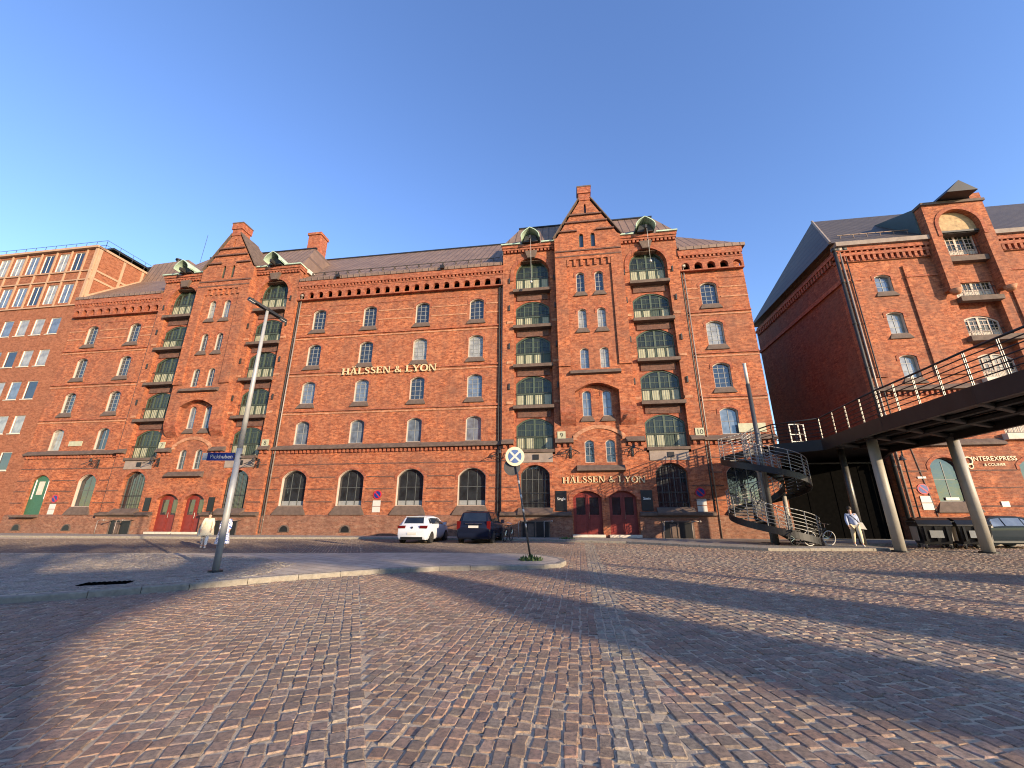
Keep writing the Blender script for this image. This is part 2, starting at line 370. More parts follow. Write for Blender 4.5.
# ---------------------------------------------------------------- windows and doors (shared meshes)
cache = {}
def shared(key, fn):
    if key not in cache: cache[key] = fn()
    return cache[key]
def window(parent, cx, z0, z1, w_, rise, y, frame='frame', glass_='glass', rec=.17, bars=(2, 4), sill='slope', lining='lining', name='window'):
    h = z1 - z0; key = (round(w_, 3), round(h, 3), round(rise, 3), frame, bars, round(rec, 3), lining)
    def fr():
        m = MB(); t = .055; hw = w_/2
        me1 = plate_mesh('window', arch(-hw, hw, 0, h, rise), [arch(-hw+t, hw-t, t, h-t, max(0, rise-t*.2))], rec, rec+.06, M[frame])
        for i in range(1, bars[0]): x = -hw + w_*i/bars[0]; m.box(x-.018, x+.018, rec+.012, rec+.05, t, h-rise*.35-t)
        for j in range(1, bars[1]): z = h*j/bars[1]; m.box(-hw+t, hw-t, rec+.014, rec+.048, z-.016, z+.016)
        bm = bmesh.new(); bm.from_mesh(me1); bm.from_mesh(m.mesh('t', None)); bm.to_mesh(me1); bm.free(); return me1
    wo = put(name, shared(('w',)+key, fr), parent, (cx, y, z0))
    gl = M[glass_]
    def pn(): return plate_mesh('pane', arch(-w_/2+.02, w_/2-.02, .02, h-.02, rise), [], rec+.035, rec+.055, gl)
    put('pane', shared(('p', glass_)+key, pn), wo)
    if lining:
        def ln(): return plate_mesh('frame_lining', arch(-w_/2+.002, w_/2-.002, .002, h-.002, rise), [arch(-w_/2+.035, w_/2-.035, .03, h-.035, rise)], .05, rec, M[lining])
        put('lining', shared(('l',)+key, ln), wo)
    if sill == 'slope':
        def sl():
            m = MB(); a = w_/2; b = w_/2 + (.18 if h < 2.2 else .30); hh = .40 if h < 2.2 else .62; d = .11 if h < 2.2 else .15
            m.add([(-a, .0, 0), (a, .0, 0), (b, -d, -hh*.88), (-b, -d, -hh*.88), (b, -d, -hh), (-b, -d, -hh), (-a, .12, 0), (a, .12, 0), (-b, .12, -hh), (b, .12, -hh)],
                  [(0, 3, 2, 1), (3, 5, 4, 2), (5, 8, 9, 4), (0, 1, 7, 6), (1, 2, 4, 9, 7), (0, 6, 8, 5, 3), (6, 7, 9, 8)])
            return m.mesh('sill', M['stone'])
        put('sill', shared(('s', round(w_, 3), h < 2.2), sl), wo)
    elif sill == 'flat':
        put('sill', shared(('sf', round(w_, 3)), lambda: MB().box(-w_/2-.06, w_/2+.06, -.07, .15, -.08, 0).mesh('sill', M['stone_pale'])), wo)
    if sill != 'none' and rise > 0:
        def hd():
            o_ = arch(-w_/2-.17, w_/2+.17, h-rise-.25, h+.2, rise+.1); i_ = arch(-w_/2-.003, w_/2+.003, h-rise-.25-.0, h+.003, rise)
            # ring: outer arch then inner arch back
            poly = [o_[1]] + o_[2:] + [o_[0]] + [i_[0]] + i_[:1:-1] + [i_[1]]
            return plate_mesh('window_arch', poly, [], -.03, .1, M['brick_trim'])
        put('arch', shared(('h', round(w_, 3), round(h, 3), round(rise, 3)), hd), wo)
    return wo

def loading_door(parent, cx, z0, z1, w_, rise, y, rail=True, frame='green', panel='cream', panel_h=.40, missing=None):
    h = z1-z0; key = (round(w_, 3), round(h, 3), round(rise, 3), frame, panel)
    def fr():
        t = .09; hw = w_/2
        me1 = plate_mesh('loading_door', arch(-hw, hw, 0, h, rise), [arch(-hw+t, hw-t, t, h-t, rise)], 0, .09, M[frame])
        m = MB()
        m.box(-.07, .07, .012, .095, t, h-t*.9)
        for s_ in (-1, 1): m.box(s_*hw*.5-.045, s_*hw*.5+.045, .014, .08, t, h-rise*.42-t)
        m.box(-hw+t, hw-t, .01, .085, h*panel_h, h*panel_h+.09)
        for q in (.62, .8): m.box(-hw+t, hw-t, .03, .075, h*q, h*q+.035)
        for s_ in (-.75, -.25, .25, .75): m.box(s_*hw-.015, s_*hw+.015, .032, .074, h*panel_h, h-rise*.6-t)
        bm = bmesh.new(); bm.from_mesh(me1); bm.from_mesh(m.mesh('t', None)); bm.to_mesh(me1); bm.free(); return me1
    d = put('loading_door', shared(('ld',)+key, fr), parent, (cx, y, z0))
    put('pane', shared(('lp',)+key, lambda: plate_mesh('pane', arch(-w_/2+.03, w_/2-.03, h*panel_h, h-.03, rise), [], .055, .075, M['glass_bay'])), d)
    hw = w_/2
    for i, s_ in enumerate((-.76, -.26, .26, .76)):
        if missing == i: continue
        put('panel', shared(('lc', i)+key, lambda: MB().box(s_*hw-hw*.185, s_*hw+hw*.185, .025, .06, .1, h*panel_h-.03).box(s_*hw-.012, s_*hw+.012, .018, .03, .1, h*panel_h-.03).mesh('panel', M[panel])), d)
    put('back_board', shared(('lb',)+key, lambda: MB().box(-hw+.05, hw-.05, .062, .09, .05, h*panel_h).mesh('back_board', M[frame])), d)
    if rail:
        def rl():
            m = MB(); yy = -.22; zz = h*.42
            m.tube((-hw+.02, yy, zz), (hw-.02, yy, zz), .018, 6); m.tube((-hw+.02, yy, .12), (hw-.02, yy, .12), .014, 6)
            k = int(w_/.16)
            for i in range(k+1): x = -hw+.05+(w_-.1)*i/k; m.tube((x, yy, .02), (x, yy, zz), .009, 4)
            for s_ in (-1, 1): m.tube((s_*(hw-.02), yy, zz), (s_*(hw-.02), .1, zz), .016, 6)
            return m.mesh('railing', M['iron'])
        put('railing', shared(('lr', round(w_, 3), round(h, 3)), rl), d)
    return d

def corbel_table(parent, x0, x1, z0, yf, mat_='brick_trim', pitch=.86, h=1.75):
    """arched corbel table with a dentil course and stepped courses, front faces in front of yf"""
    n = max(1, round((x1-x0)/pitch)); p = (x1-x0)/n
    holes = [arch(x0+p*(i+.5)-p*.31, x0+p*(i+.5)+p*.31, z0+.10, z0+.68, .26, 8) for i in range(n)]
    plate('corbel_table', rect(x0, x1, z0, z0+.95), holes, yf-.32, yf-.003, M[mat_], parent)
    m = MB()
    m.box(x0, x1, yf-.36, yf-.003, z0+.953, z0+1.06)
    k = int((x1-x0)/.30)
    for i in range(k):
        x = x0 + (x1-x0)*(i+.5)/k; m.box(x-.075, x+.075, yf-.40, yf-.003, z0+1.063, z0+1.25)
    m.box(x0, x1, yf-.27, yf-.004, z0+1.063, z0+1.25)
    m.box(x0, x1, yf-.43, yf-.003, z0+1.253, z0+h)
    m.build('dentil_course', M[mat_], parent)
def downpipe(parent, s, y, z0, z1, r=.065, m='zinc'):
    b = MB(); b.tube((s, y, z0), (s, y, z1), r, 8)
    z = z0+1
    while z < z1: b.tube((s, y, z), (s, y, z+.08), r*1.35, 8); z += 3.2
    b.box(s-.16, s+.16, y-.12, y+.12, z1, z1+.25)
    return b.build('downpipe', M[m], parent, True)
def string_course(parent, x0, x1, z, yf, h=.12, d=.07, m='brick_trim', name='string_course'):
    return MB().box(x0, x1, yf-d, yf-.003, z, z+h).build(name, M[m], parent)
def belt(parent, x0, x1, yf, z=6.14):
    m = MB(); m.prism_x([(yf-.003, z), (yf-.30, z+.06), (yf-.30, z+.16), (yf-.003, z+.42)], x0, x1); m.build('belt_course', M['stone'], parent)
    d = MB(); k = max(1, int((x1-x0)/.32))
    for i in range(k): x = x0+(x1-x0)*(i+.5)/k; d.box(x-.08, x+.08, yf-.14, yf-.003, z-.2, z-.003)
    d.build('belt_dentil', M['brick_trim'], parent)

# ================================================================ main warehouse
mw = facade_root('brick_warehouse', 'long red brick warehouse with two gabled towers and gilt company lettering, seen front on', 'warehouse')
ROWS = [(6.62, 8.42), (9.86, 11.66), (13.06, 14.9), (16.28, 18.08)]
SX0, SX1 = -41.4, 17.4
PAV = [(-25.35, 6.75), (6.07, 6.75)]
glist = ['glass', 'glass', 'glass_sky', 'glass', 'glass_pale', 'glass_sky', 'glass']
def pick(): return random.choice(glist)
def section(x0, x1, cols, ground):
    holes = []
    for c in cols:
        for z0, z1 in ROWS: holes.append(arch(c-.58, c+.58, z0, z1, .22))
    holes += [arch(a-wd/2, a+wd/2, z0, z1, rs) for a, wd, z0, z1, rs in ground]
    plate('wall', rect(x0, x1, 1.48, 19.0), holes, 0, .45, M['brick'], mw)
    for i, c in enumerate(cols):
        for j, (z0, z1) in enumerate(ROWS):
            g = 'glass_sky' if j == 0 and x0 > -20 else pick()
            window(mw, c, z0, z1, 1.16, .22, 0, bars=(3, 5) if j else (2, 2), glass_=g)
    # banding
    for z, h, d, m_ in ((8.95, .10, .05, 'brick_light'), (9.16, .12, .09, 'brick_trim'), (12.12, .10, .05, 'brick_light'), (12.36, .12, .09, 'brick_trim'), (15.36, .10, .05, 'brick_light'), (15.58, .12, .09, 'brick_trim')):
        string_course(mw, x0, x1, z, 0, h, d, m_)
    cuts = sorted(cols)
    for z in (16.75, 17.55, 18.35):
        xs = [x0] + [v for c in cuts for v in (c-.76, c+.76)] + [x1]
        m = MB()
        for a, b in zip(xs[0::2], xs[1::2]):
            if b > a: m.box(a, b, -.035, -.003, z, z+.10)
        m.build('brick_band', M['brick_light' if z < 18 else 'brick_trim'], mw)
    gs = sorted(ground); m = MB()
    for z in (2.35, 3.25, 4.1, 5.05):
        xs = [x0] + ([v for a, wd, z0, z1, rs in gs for v in (a-wd/2-.25, a+wd/2+.25)] if z < 4.8 else []) + [x1]
        for a, b in zip(xs[0::2], xs[1::2]):
            if b > a: m.box(a, b, -.03, -.003, z, z+.085)
    m.build('brick_band', M['brick_dark'], mw)
    belt(mw, x0, x1, 0)
    corbel_table(mw, x0, x1, 18.98, 0)
    # plinth
    m = MB(); m.prism_x([(-.14, -.1), (-.14, 1.40), (-.003, 1.50), (.2, 1.50), (.2, -.1)], x0, x1)
    m.build('plinth', M['brick_plinth'], mw)

main_cols = [-16.42, -11.9, -7.36, -2.85]
gw = [(c, 2.0, 2.1, 4.68, .55) for c in main_cols]
section(PAV[0][0]+6.75, PAV[1][0]-6.75, main_cols, gw)
for c, wd, z0, z1, rs in gw:
    gwin = window(mw, c, z0, z1, wd, rs, 0, frame='frame_dark', bars=(3, 2), rec=.26, glass_='glass', lining='lining')
    for i in range(3): MB().box(-.9+i*.63, -.36+i*.63, .265, .30, .06, .36).build('parapet_panel', M['frame'], gwin)
section(SX0, PAV[0][0]-6.75, [-38.95, -34.45], [(-39.1, 1.75, 1.5, 4.6, .5), (-34.6, 1.75, 2.1, 4.62, .5)])
window(mw, -34.6, 2.1, 4.62, 1.75, .5, 0, frame='frame_dark', bars=(2, 2), rec=.25)
section(PAV[1][0]+6.75, SX1, [14.75], [(15.0, 2.0, 2.1, 4.68, .55)])
window(mw, 15.0, 2.1, 4.68, 2.0, .55, 0, frame='frame_dark', bars=(3, 2), rec=.26)
# green service door on the left
gd = put('service_door', plate_mesh('service_door', arch(-.87, .87, 0, 3.08, .5), [], .18, .25, M['door_green']), mw, (-39.1, 0, 1.5))
MB().box(-.66, -.58, .15, .179, 1.2, 2.75).box(.58, .66, .15, .179, 1.2, 2.75).build('white_strip', M['frame_white'], gd)
MB().box(-.3, .25, .16, .178, 1.55, 2.6).build('notice', M['stone_pale'], gd)
MB().box(-1.1, 1.1, -.6, -.145, -.2, -.06).build('door_step', M['stone'], gd)
# cellar vents along the plinth
for s_ in (-39.7, -35.0, -16.5, -11.8, -7.2, -2.9):
    v = MB().prism(arch(s_-.42, s_+.42, .30, .82, .36), -.2, -.143).build('cellar_vent', M['stone'], mw)
    MB().prism(arch(s_-.30, s_+.30, .34, .74, .28), -.215, -.202).build('vent_opening', M['black'], v)

def pavilion(c, right):
    yf = -.35; hw = 6.75
    bays = (c-4.45, c+4.45); bw = 1.42
    RZ = [(5.8, 8.1), (8.95, 11.3), (12.08, 14.5), (15.25, 17.45), (18.35, 21.2)]
    holes = []
    for b in bays:
        holes.append(arch(b-bw, b+bw, 5.45, 21.22, bw))
        holes.append(arch(b-1.0, b+1.0, 1.92, 4.75, .6))
    for dx in (-.7, .7): holes.append(arch(c+dx-.31, c+dx+.31, 4.85, 6.38, .16)); holes.append(arch(c+dx-.31, c+dx+.31, 8.05, 9.88, .16))
    dr = [(c-1.03, 1.86), (c+1.24, 1.76)]
    for a, wd in dr: holes.append(arch(a-wd/2, a+wd/2, .30, 3.0, .42))
    plate('tower_wall', rect(c-hw, c+hw, .0, 21.85), holes, yf, -.02, M['brick'], mw)
    # recessed bay backs with door openings
    for b in bays:
        op = [arch(b-1.31, b+1.31, z0, z1, .55 if i < 4 else 1.30) for i, (z0, z1) in enumerate(RZ)]
        plate('bay_wall', rect(b-bw-.1, b+bw+.1, 5.3, 21.5), op, -.017, .3, M['brick_trim'], mw)
        for i, (z0, z1) in enumerate(RZ):
            loading_door(mw, b, z0, z1, 2.62, .55 if i < 4 else 1.30, .05, missing=(None, 2, None, 3, 2, None)[(i + int(b)) % 6])
            if i:
                sl = MB(); sl.box(b-1.46, b+1.46, -.60, .03, z0-.24, z0-.003)
                sl.build('balcony_slab', M['stone'], mw)
            else: MB().box(b-1.38, b+1.38, -.50, .03, z0-.2, z0-.003).build('balcony_slab', M['stone'], mw)
            if i: MB().prism([(b-1.2, z0-.80), (b+1.2, z0-.80), (b+1.2, z0-.243), (b-1.2, z0-.243)], -.10, -.018).build('lintel', M['brick_dark'], mw)
        # grey rendered panel and ground window under the bay
        MB().box(b-1.25, b+1.25, yf-.05, yf-.003, 4.92, 5.57).build('rendered_panel', M['render'], mw)
        MB().box(b-.1, b+.3, yf-.10, yf-.053, 5.1, 5.45).build('plaque', M['steel_dark'], mw)
        g = window(mw, b, 1.92, 4.75, 2.0, .6, yf, frame='frame_dark', bars=(5, 3), rec=.34, lining=None)
        m = MB()
        for i in range(1, 11): x = -1+.2*i-.1; m.tube((x, .2, .05), (x, .2, 2.7-.5*abs(x)**2), .012, 4)
        m.tube((-1, .2, 1.0), (1, .2, 1.0), .016, 4); m.tube((-1, .2, .35), (1, .2, .35), .016, 4); m.build('window_grille', M['iron'], g)
        # cellar hatch and its tubular guard rails below
        h = MB().box(b-.9, b+.9, yf-.16, yf-.145, .12, 1.06).build('cellar_hatch', M['black'], mw)
        m = MB(); m.box(b-.95, b-.86, yf-.19, yf-.161, .12, 1.1); m.box(b-.05, b+.05, yf-.19, yf-.161, .12, 1.1); m.box(b+.86, b+.95, yf-.19, yf-.161, .12, 1.1); m.box(b-.95, b+.95, yf-.19, yf-.161, 1.06, 1.14)
        m.box(b-.5, b-.12, yf-.18, yf-.162, .15, .95)
        m.build('hatch_frame', M['stone'], h)
        for x in (b-1.0, b+.62):
            m = MB(); m.path([(x, yf-1.0, .1), (x, yf-1.0, 1.05), (x+.06, yf-1.0, 1.12), (x+.5, yf-1.0, 1.12)], .028, 8); m.ball((x+.5, yf-1.0, 1.12), .07, 8, 6); m.tube((x+.5, yf-1., 1.12), (x+.5, yf-.14, 1.12), .025, 6)
            m.build('guard_rail', M['zinc'], mw, True)
        # stone-dressed arch over the bay and keystone
        o_ = arch(b-bw-.28, b+bw+.28, 19.2, 21.5, bw+.28, 16); i_ = arch(b-bw-.003, b+bw+.003, 19.2, 21.223, bw, 16)
        plate('bay_arch', [o_[1]] + o_[2:] + [o_[0], i_[0]] + i_[:1:-1] + [i_[1]], [], yf-.06, yf-.003, M['brick_trim'], mw)
        MB().prism([(b-.28, 21.1), (b+.28, 21.1), (b+.5, 21.75), (b-.5, 21.75)], yf-.28, yf-.064).build('keystone', M['stone'], mw)
        # hoist house
        y0 = yf-1.15
        hh = MB(); q_ = 12; prof = [(.74*math.cos(math.pi*k/q_), 22.62+.52*math.sin(math.pi*k/q_)**.8+.32*max(0, 1-abs(k-q_/2)/(q_/2))**2) for k in range(q_+1)]
        ys = ((y0+.15, 1.0), (y0+.35, 1.03), (.35, 1.0)); vv = []; ff = []; n_ = q_+1
        for yy, sc in ys:
            for off in (0, .06): vv += [(b+x*sc*(1-off*.9), yy, 22.62+(z-22.62)*sc-off*1.1) for x, z in prof]
        for r_ in range(2):
            for k in range(q_):
                a_ = r_*2*n_+k; ff += [(a_, a_+1, a_+2*n_+1, a_+2*n_), (a_+n_, a_+3*n_, a_+3*n_+1, a_+n_+1)]
        for k in range(q_): ff += [(k, k+n_, k+n_+1, k+1)]
        ff += [(0, 2*n_, 3*n_, n_), (q_, n_+q_, 3*n_+q_, 2*n_+q_)]
        hh.add(vv, ff)
        ho = hh.build('hoist_house', M['copper'], mw)
        MB().prism([(b-.6, 22.4), (b+.6, 22.4), (b+.4, 22.95), (b, 23.1), (b-.4, 22.95)], yf-.5, .9).box(b-.07, b+.07, y0+.1, yf, 22.35, 22.62).build('hoist_beam', M['iron'], ho)
        if right:
            z_ = 20.0 if b < c else 21.0
            MB().tube((b+.05, y0+.2, z_-1.5), (b+.05, y0+.2, 22.4), .012, 5).ball((b+.05, y0+.2, z_-1.55), .10).build('hoist_rope', M['white'], ho, True)
        x0, x1 = (c-hw, c-2.55) if b < c else (c+2.55, c+hw)
        m = MB(); k = 14
        for i in range(k): x = x0+(x1-x0)*(i+.5)/k; m.box(x-.09, x+.09, yf-.16, yf-.003, 21.75, 21.95)
        m.box(x0-.02, x1+.02, yf-.2, .3, 21.953, 22.12); m.box(x0-.06, x1+.06, yf-.28, .3, 22.123, 22.36)
        m.build('parapet', M['brick_trim'], mw)
        for a_, b_ in ((x0-.12, b-.85), (b+.85, x1+.12)):
            MB().box(a_, b_, yf-.42, .35, 22.363, 22.47).build('gutter', M['copper'], mw)
        # pale blocks where the bay pilasters meet the courses
        m = MB()
        for z in (9.1, 12.2, 15.5):
            for x in (b-bw-.55, b+bw+.05):
                m.box(x, x+.5, yf-.045, yf-.003, z, z+.2)
        m.build('stone_block', M['brick_light'], mw)
        for z in (10.2, 13.4, 16.6, 19.0):
            for x in (b-bw-.35, b+bw+.35): MB().box(x-.05, x+.05, yf-.1, yf-.003, z, z+.45).build('wall_anchor', M['iron'], mw)
    # central projecting oriel with gable
    yo = -.88
    for sgn in (-1, 1):
        xa, xb = sorted((c+sgn*1.5, c+sgn*2.55))
        MB().prism_x([(yo, 8.25), (yo+.2, 7.75), (yf-.002, 7.35), (yf-.002, 8.6), (yo, 8.6)], xa, xb).build('oriel_corbel', M['brick_trim'], mw)
    oh = []
    outer = [(c-2.55, 8.6), (c-1.5, 8.6)] + [(c-1.5+3.0*i/12, 9.75 + .55*math.sin(math.pi*i/12)) for i in range(13)] + [(c+1.5, 8.6), (c+2.55, 8.6), (c+2.55, 22.4), (c+2.35, 22.5), (c+.4, 25.85), (c-.4, 25.85), (c-2.35, 22.5), (c-2.55, 22.4)]
    cen = []
    for dx in (-.7, .7):
        for z0, z1 in ((11.4, 12.95), (14.55, 16.1), (17.55, 19.2)): cen.append((c+dx, z0, z1))
    for x, z0, z1 in cen: oh.append(arch(x-.31, x+.31, z0, z1, .16))
    for dx in (-.45, .45): oh.append(arch(c+dx-.17, c+dx+.17, 21.45, 22.7, .17))
    oh.append(arch(c-.08, c+.08, 24.55, 25.5, .08))
    plate('oriel_wall', outer, oh, yo, yf-.003, M['brick'], mw)
    for x, z0, z1 in cen: window(mw, x, z0, z1, .62, .16, yo, bars=(2, 4), glass_=pick(), sill='slope' if z0 > 12 else 'none', rec=.14)
    for dx in (-.7, .7):
        window(mw, c+dx, 4.85, 6.38, .62, .16, yf, bars=(2, 3), sill='none', rec=.14)
        window(mw, c+dx, 8.05, 9.88, .62, .16, yf, bars=(2, 3), glass_='glass_sky', rec=.12)
    for dx in (-.45, .45): window(mw, c+dx, 21.45, 22.7, .34, .17, yo, frame='green', bars=(1, 1), sill='none', rec=.12, lining=None)
    MB().box(c-.1, c+.1, yo+.15, yo+.2, 24.5, 25.5).build('slit_back', M['black'], mw)
    MB().prism_x([(yo-.003, 10.93), (yo-.26, 10.98), (yo-.26, 11.07), (yo-.003, 11.28)], c-1.75, c+1.75).build('sill_ledge', M['stone'], mw)
    # shallow frame round the middle windows and its corbels
    m = MB(); m.box(c-2.55, c-1.68, yo-.12, yo-.003, 11.6, 20.3); m.box(c+1.68, c+2.55, yo-.12, yo-.003, 11.6, 20.3); m.box(c-2.55, c+2.55, yo-.12, yo-.003, 20.303, 21.0)
    for i in range(7): x = c-1.55+3.1*i/6; m.box(x-.09, x+.09, yo-.115, yo-.003, 19.75, 20.300)
    m.build('oriel_frame', M['brick'], mw)
    m = MB()
    for z in (20.55, 21.05, 22.9, 23.7, 24.4):
        hwz = 2.5 if z < 22.4 else 2.35-(z-22.5)*.58
        for a_, b_ in (((-hwz, -.75), (.75, hwz)) if 21.3 < z < 23 else ((-hwz, hwz),)): m.box(c+a_, c+b_, yo-.15, yo-.003, z, z+.12)
    m.build('gable_band', M['brick_dark'], mw)
    for sg in (-1, 1):   # gable copings
        p1, p2 = (c+sg*2.62, 22.42), (c+sg*.42, 26.1)
        n = Vector((p2[1]-p1[1], -(p2[0]-p1[0]))).normalized()*.08*(1 if sg > 0 else -1)
        q = [(p1[0], p1[1]), (p1[0]+n.x, p1[1]+n.y), (p2[0]+n.x, p2[1]+n.y), (p2[0], p2[1])]
        MB().prism(q if sg > 0 else q[::-1], yo-.1, 1.2).build('gable_coping', M['stone'], mw)
    MB().box(c-.46, c+.46, yo-.06, .1, 25.853, 26.85).box(c-.54, c+.54, yo-.14, .18, 26.5, 27.1).build('finial', M['brick_trim'], mw)
    MB().box(c-.58, c+.58, yo-.17, .21, 27.103, 27.22).build('finial_cap', M['stone'], mw)
    # gable roof behind, and the tower roof
    r = MB(); r.add([(c-2.5, yo+.3, 22.4), (c+2.5, yo+.3, 22.4), (c, yo+.3, 26.3), (c-2.5, 7, 22.4), (c+2.5, 7, 22.4), (c, 7, 26.3)], [(0, 1, 2), (3, 5, 4), (0, 2, 5, 3), (1, 4, 5, 2), (0, 3, 4, 1)])
    r.build('gable_roof', M['roof'], mw)
    r = MB(); a = [(c-6.85, -.45, 22.474), (c+6.85, -.45, 22.474), (c+6.85, 8, 22.474), (c-6.85, 8, 22.474), (c-5.65, 2.3, 26.15), (c+5.75, 2.3, 26.15), (c+5.75, 8, 26.15), (c-5.65, 8, 26.15)]
    r.add(a, [(0, 3, 2, 1), (4, 5, 6, 7), (0, 1, 5, 4), (1, 2, 6, 5), (2, 3, 7, 6), (3, 0, 4, 7)])
    r.build('tower_roof', M['roof'], mw)
    MB().box(c-5.75, c+5.85, 2.2, 2.42, 26.12, 26.24).build('ridge_trim', M['steel_dark'], mw)
    for sg in (-1, 1):
        MB().box(*sorted((c+sg*6.78, c+sg*6.95)), .3, 5.2, 22.1, 22.47).build('side_gutter', M['stone_pale'], mw)
        MB().box(*sorted((c+sg*6.5, c+sg*6.748)), .26, 5.0, 19, 22.1).build('side_wall', M['brick'], mw)
    # belts, ledges, plinth, doors
    for a_, b_ in ((c-hw, c-4.45-1.45), (c-4.45+1.45, c-1.75), (c+1.75, c+4.45-1.45), (c+4.45+1.45, c+hw)): belt(mw, a_, b_, yf)
    MB().prism_x([(yf-.003, 4.22), (yf-.34, 4.3), (yf-.34, 4.4), (yf-.003, 4.68)], c-1.6, c+1.55).build('sill_ledge', M['stone'], mw)
    o_ = arch(c-1.75, c+1.75, 6.4, 7.4, .7, 14); i_ = arch(c-1.5, c+1.5, 6.4, 7.15, .58, 14)
    plate('relief_arch', [o_[1]] + o_[2:] + [o_[0], i_[0]] + i_[:1:-1] + [i_[1]], [], yf-.07, yf-.003, M['brick_light'], mw)
    m = MB()
    for z in (2.35, 3.25, 5.05):
        for a_, b_ in ((c-hw, c-4.45-1.2), (c-4.45+1.2, c-3.2), (c+3.2, c+4.45-1.2), (c+4.45+1.2, c+hw)): m.box(a_, b_, yf-.03, yf-.003, z, z+.085)
    m.build('brick_band', M['brick_dark'], mw)
    m = MB()
    for a_, b_ in ((c-hw-.1, dr[0][0]-1.0), (dr[1][0]+.95, c+hw+.1)): MB().prism_x([(yf-.14, -.1), (yf-.14, 1.42), (yf-.003, 1.52), (yf-.003, -.1)], a_, b_).build('plinth', M['brick_plinth'], mw)
    for a_, b_ in ((c-hw-.05, dr[0][0]-1.05), (dr[1][0]+1.0, c+hw+.05)):
        MB().prism_x([(yf-.145, 1.36), (yf-.36, 1.46), (yf-.36, 1.60), (yf-.003, 1.70), (yf-.003, 1.523), (yf-.145, 1.425)], a_, b_).build('plinth_ledge', M['stone'], mw)
    for b in bays:
        MB().prism_x([(yf-.365, 1.47), (yf-.44, 1.5), (yf-.44, 1.605), (yf-.003, 1.95), (yf-.003, 1.71), (yf-.365, 1.612)], b-1.15, b+1.15).build('sill_ledge', M['stone'], mw)
    for k, (a, wd) in enumerate(dr):
        d = put('entrance_door', plate_mesh('entrance_door', arch(-wd/2, wd/2, 0, 2.7, .42), [rect(-wd/2+.2, -.14, 1.2, 2.3), rect(.14, wd/2-.2, 1.2, 2.3)], .28, .36, M['door_red']), mw, (a, yf, .30))
        MB().box(-wd/2+.1, wd/2-.1, .33, .35, 1.1, 2.4).build('pane', M['glass'], d)
        m = MB()
        for sx in (-1, 1): m.box(*sorted((sx*.16, sx*(wd/2-.18))), .255, .279, .15, .55); m.box(*sorted((sx*.16, sx*(wd/2-.18))), .255, .279, .62, 1.05); m.box(*sorted((sx*.03, sx*.07)), .24, .279, .05, 2.5)
        m.build('door_panel', M['door_red'], d)
        MB().tube((.1, .2, .95), (.1, .2, 1.35), .02, 6).build('handle', M['chrome'], d)
        MB().box(-wd/2-.1, wd/2+.1, -.35, .4, -.16, -.003).build('door_step', M['stone_pale'], d)
        o_ = arch(a-wd/2-.28, a+wd/2+.28, 2.4, 3.28, .55, 12); i_ = arch(a-wd/2-.003, a+wd/2+.003, 2.4, 3.003, .42, 12)
        plate('door_arch', [o_[1]] + o_[2:] + [o_[0], i_[0]] + i_[:1:-1] + [i_[1]], [], yf-.05, yf-.003, M['brick_trim'], mw)
    for k, x in enumerate((c-2.72, c+2.75)):
        bw_ = .36 if right else .25; p = MB().box(x-bw_, x+bw_, yf-.06, yf-.003, 1.74, 3.02 if right else 2.75).build('name_board', M['black'], mw)
        if right: put('board_lettering', text_mesh('board_lettering', 'Single' if k == 0 else 'Stein', .24, M['frame_white'], .004), p, (x, yf-.066, 2.5))
for (c, hw), rt in zip(PAV, (False, True)): pavilion(c, rt)
# lettering
lettering('HÄLSSEN & LYON', -13.65, -5.9, 12.06, .56, -.16, -.10).build('company_lettering', M['gold'], mw)
lettering('HÄLSSEN & LYON', PAV[1][0]-2.6, PAV[1][0]+2.75, 3.48, .42, -.42, -.36, .06).build('company_lettering', M['gold'], mw)
for s_, z, t in ((PAV[1][0]-2.55, 6.75, '9'), (PAV[1][0]-2.55+9.1, 6.75, '10'), (PAV[0][0]-2.75, 6.75, '7'), (PAV[0][0]+6.3, 6.75, '8')):
    n = MB().box(s_-.28, s_+.28, -.40, -.353, z-.26, z+.26).build('house_number', M['cream'], mw)
    put('numeral', text_mesh('numeral', t, .46, M['iron'], .004), n, (s_, -.406, z-.02))
# pale lettering plates beside the end windows
MB().box(-37.5, -36.2, -.05, -.004, 6.95, 7.35).build('company_plate', M['cream'], mw)
pl = MB().box(15.2, 16.9, -.05, -.004, 6.7, 7.3).build('company_plate', M['cream'], mw)
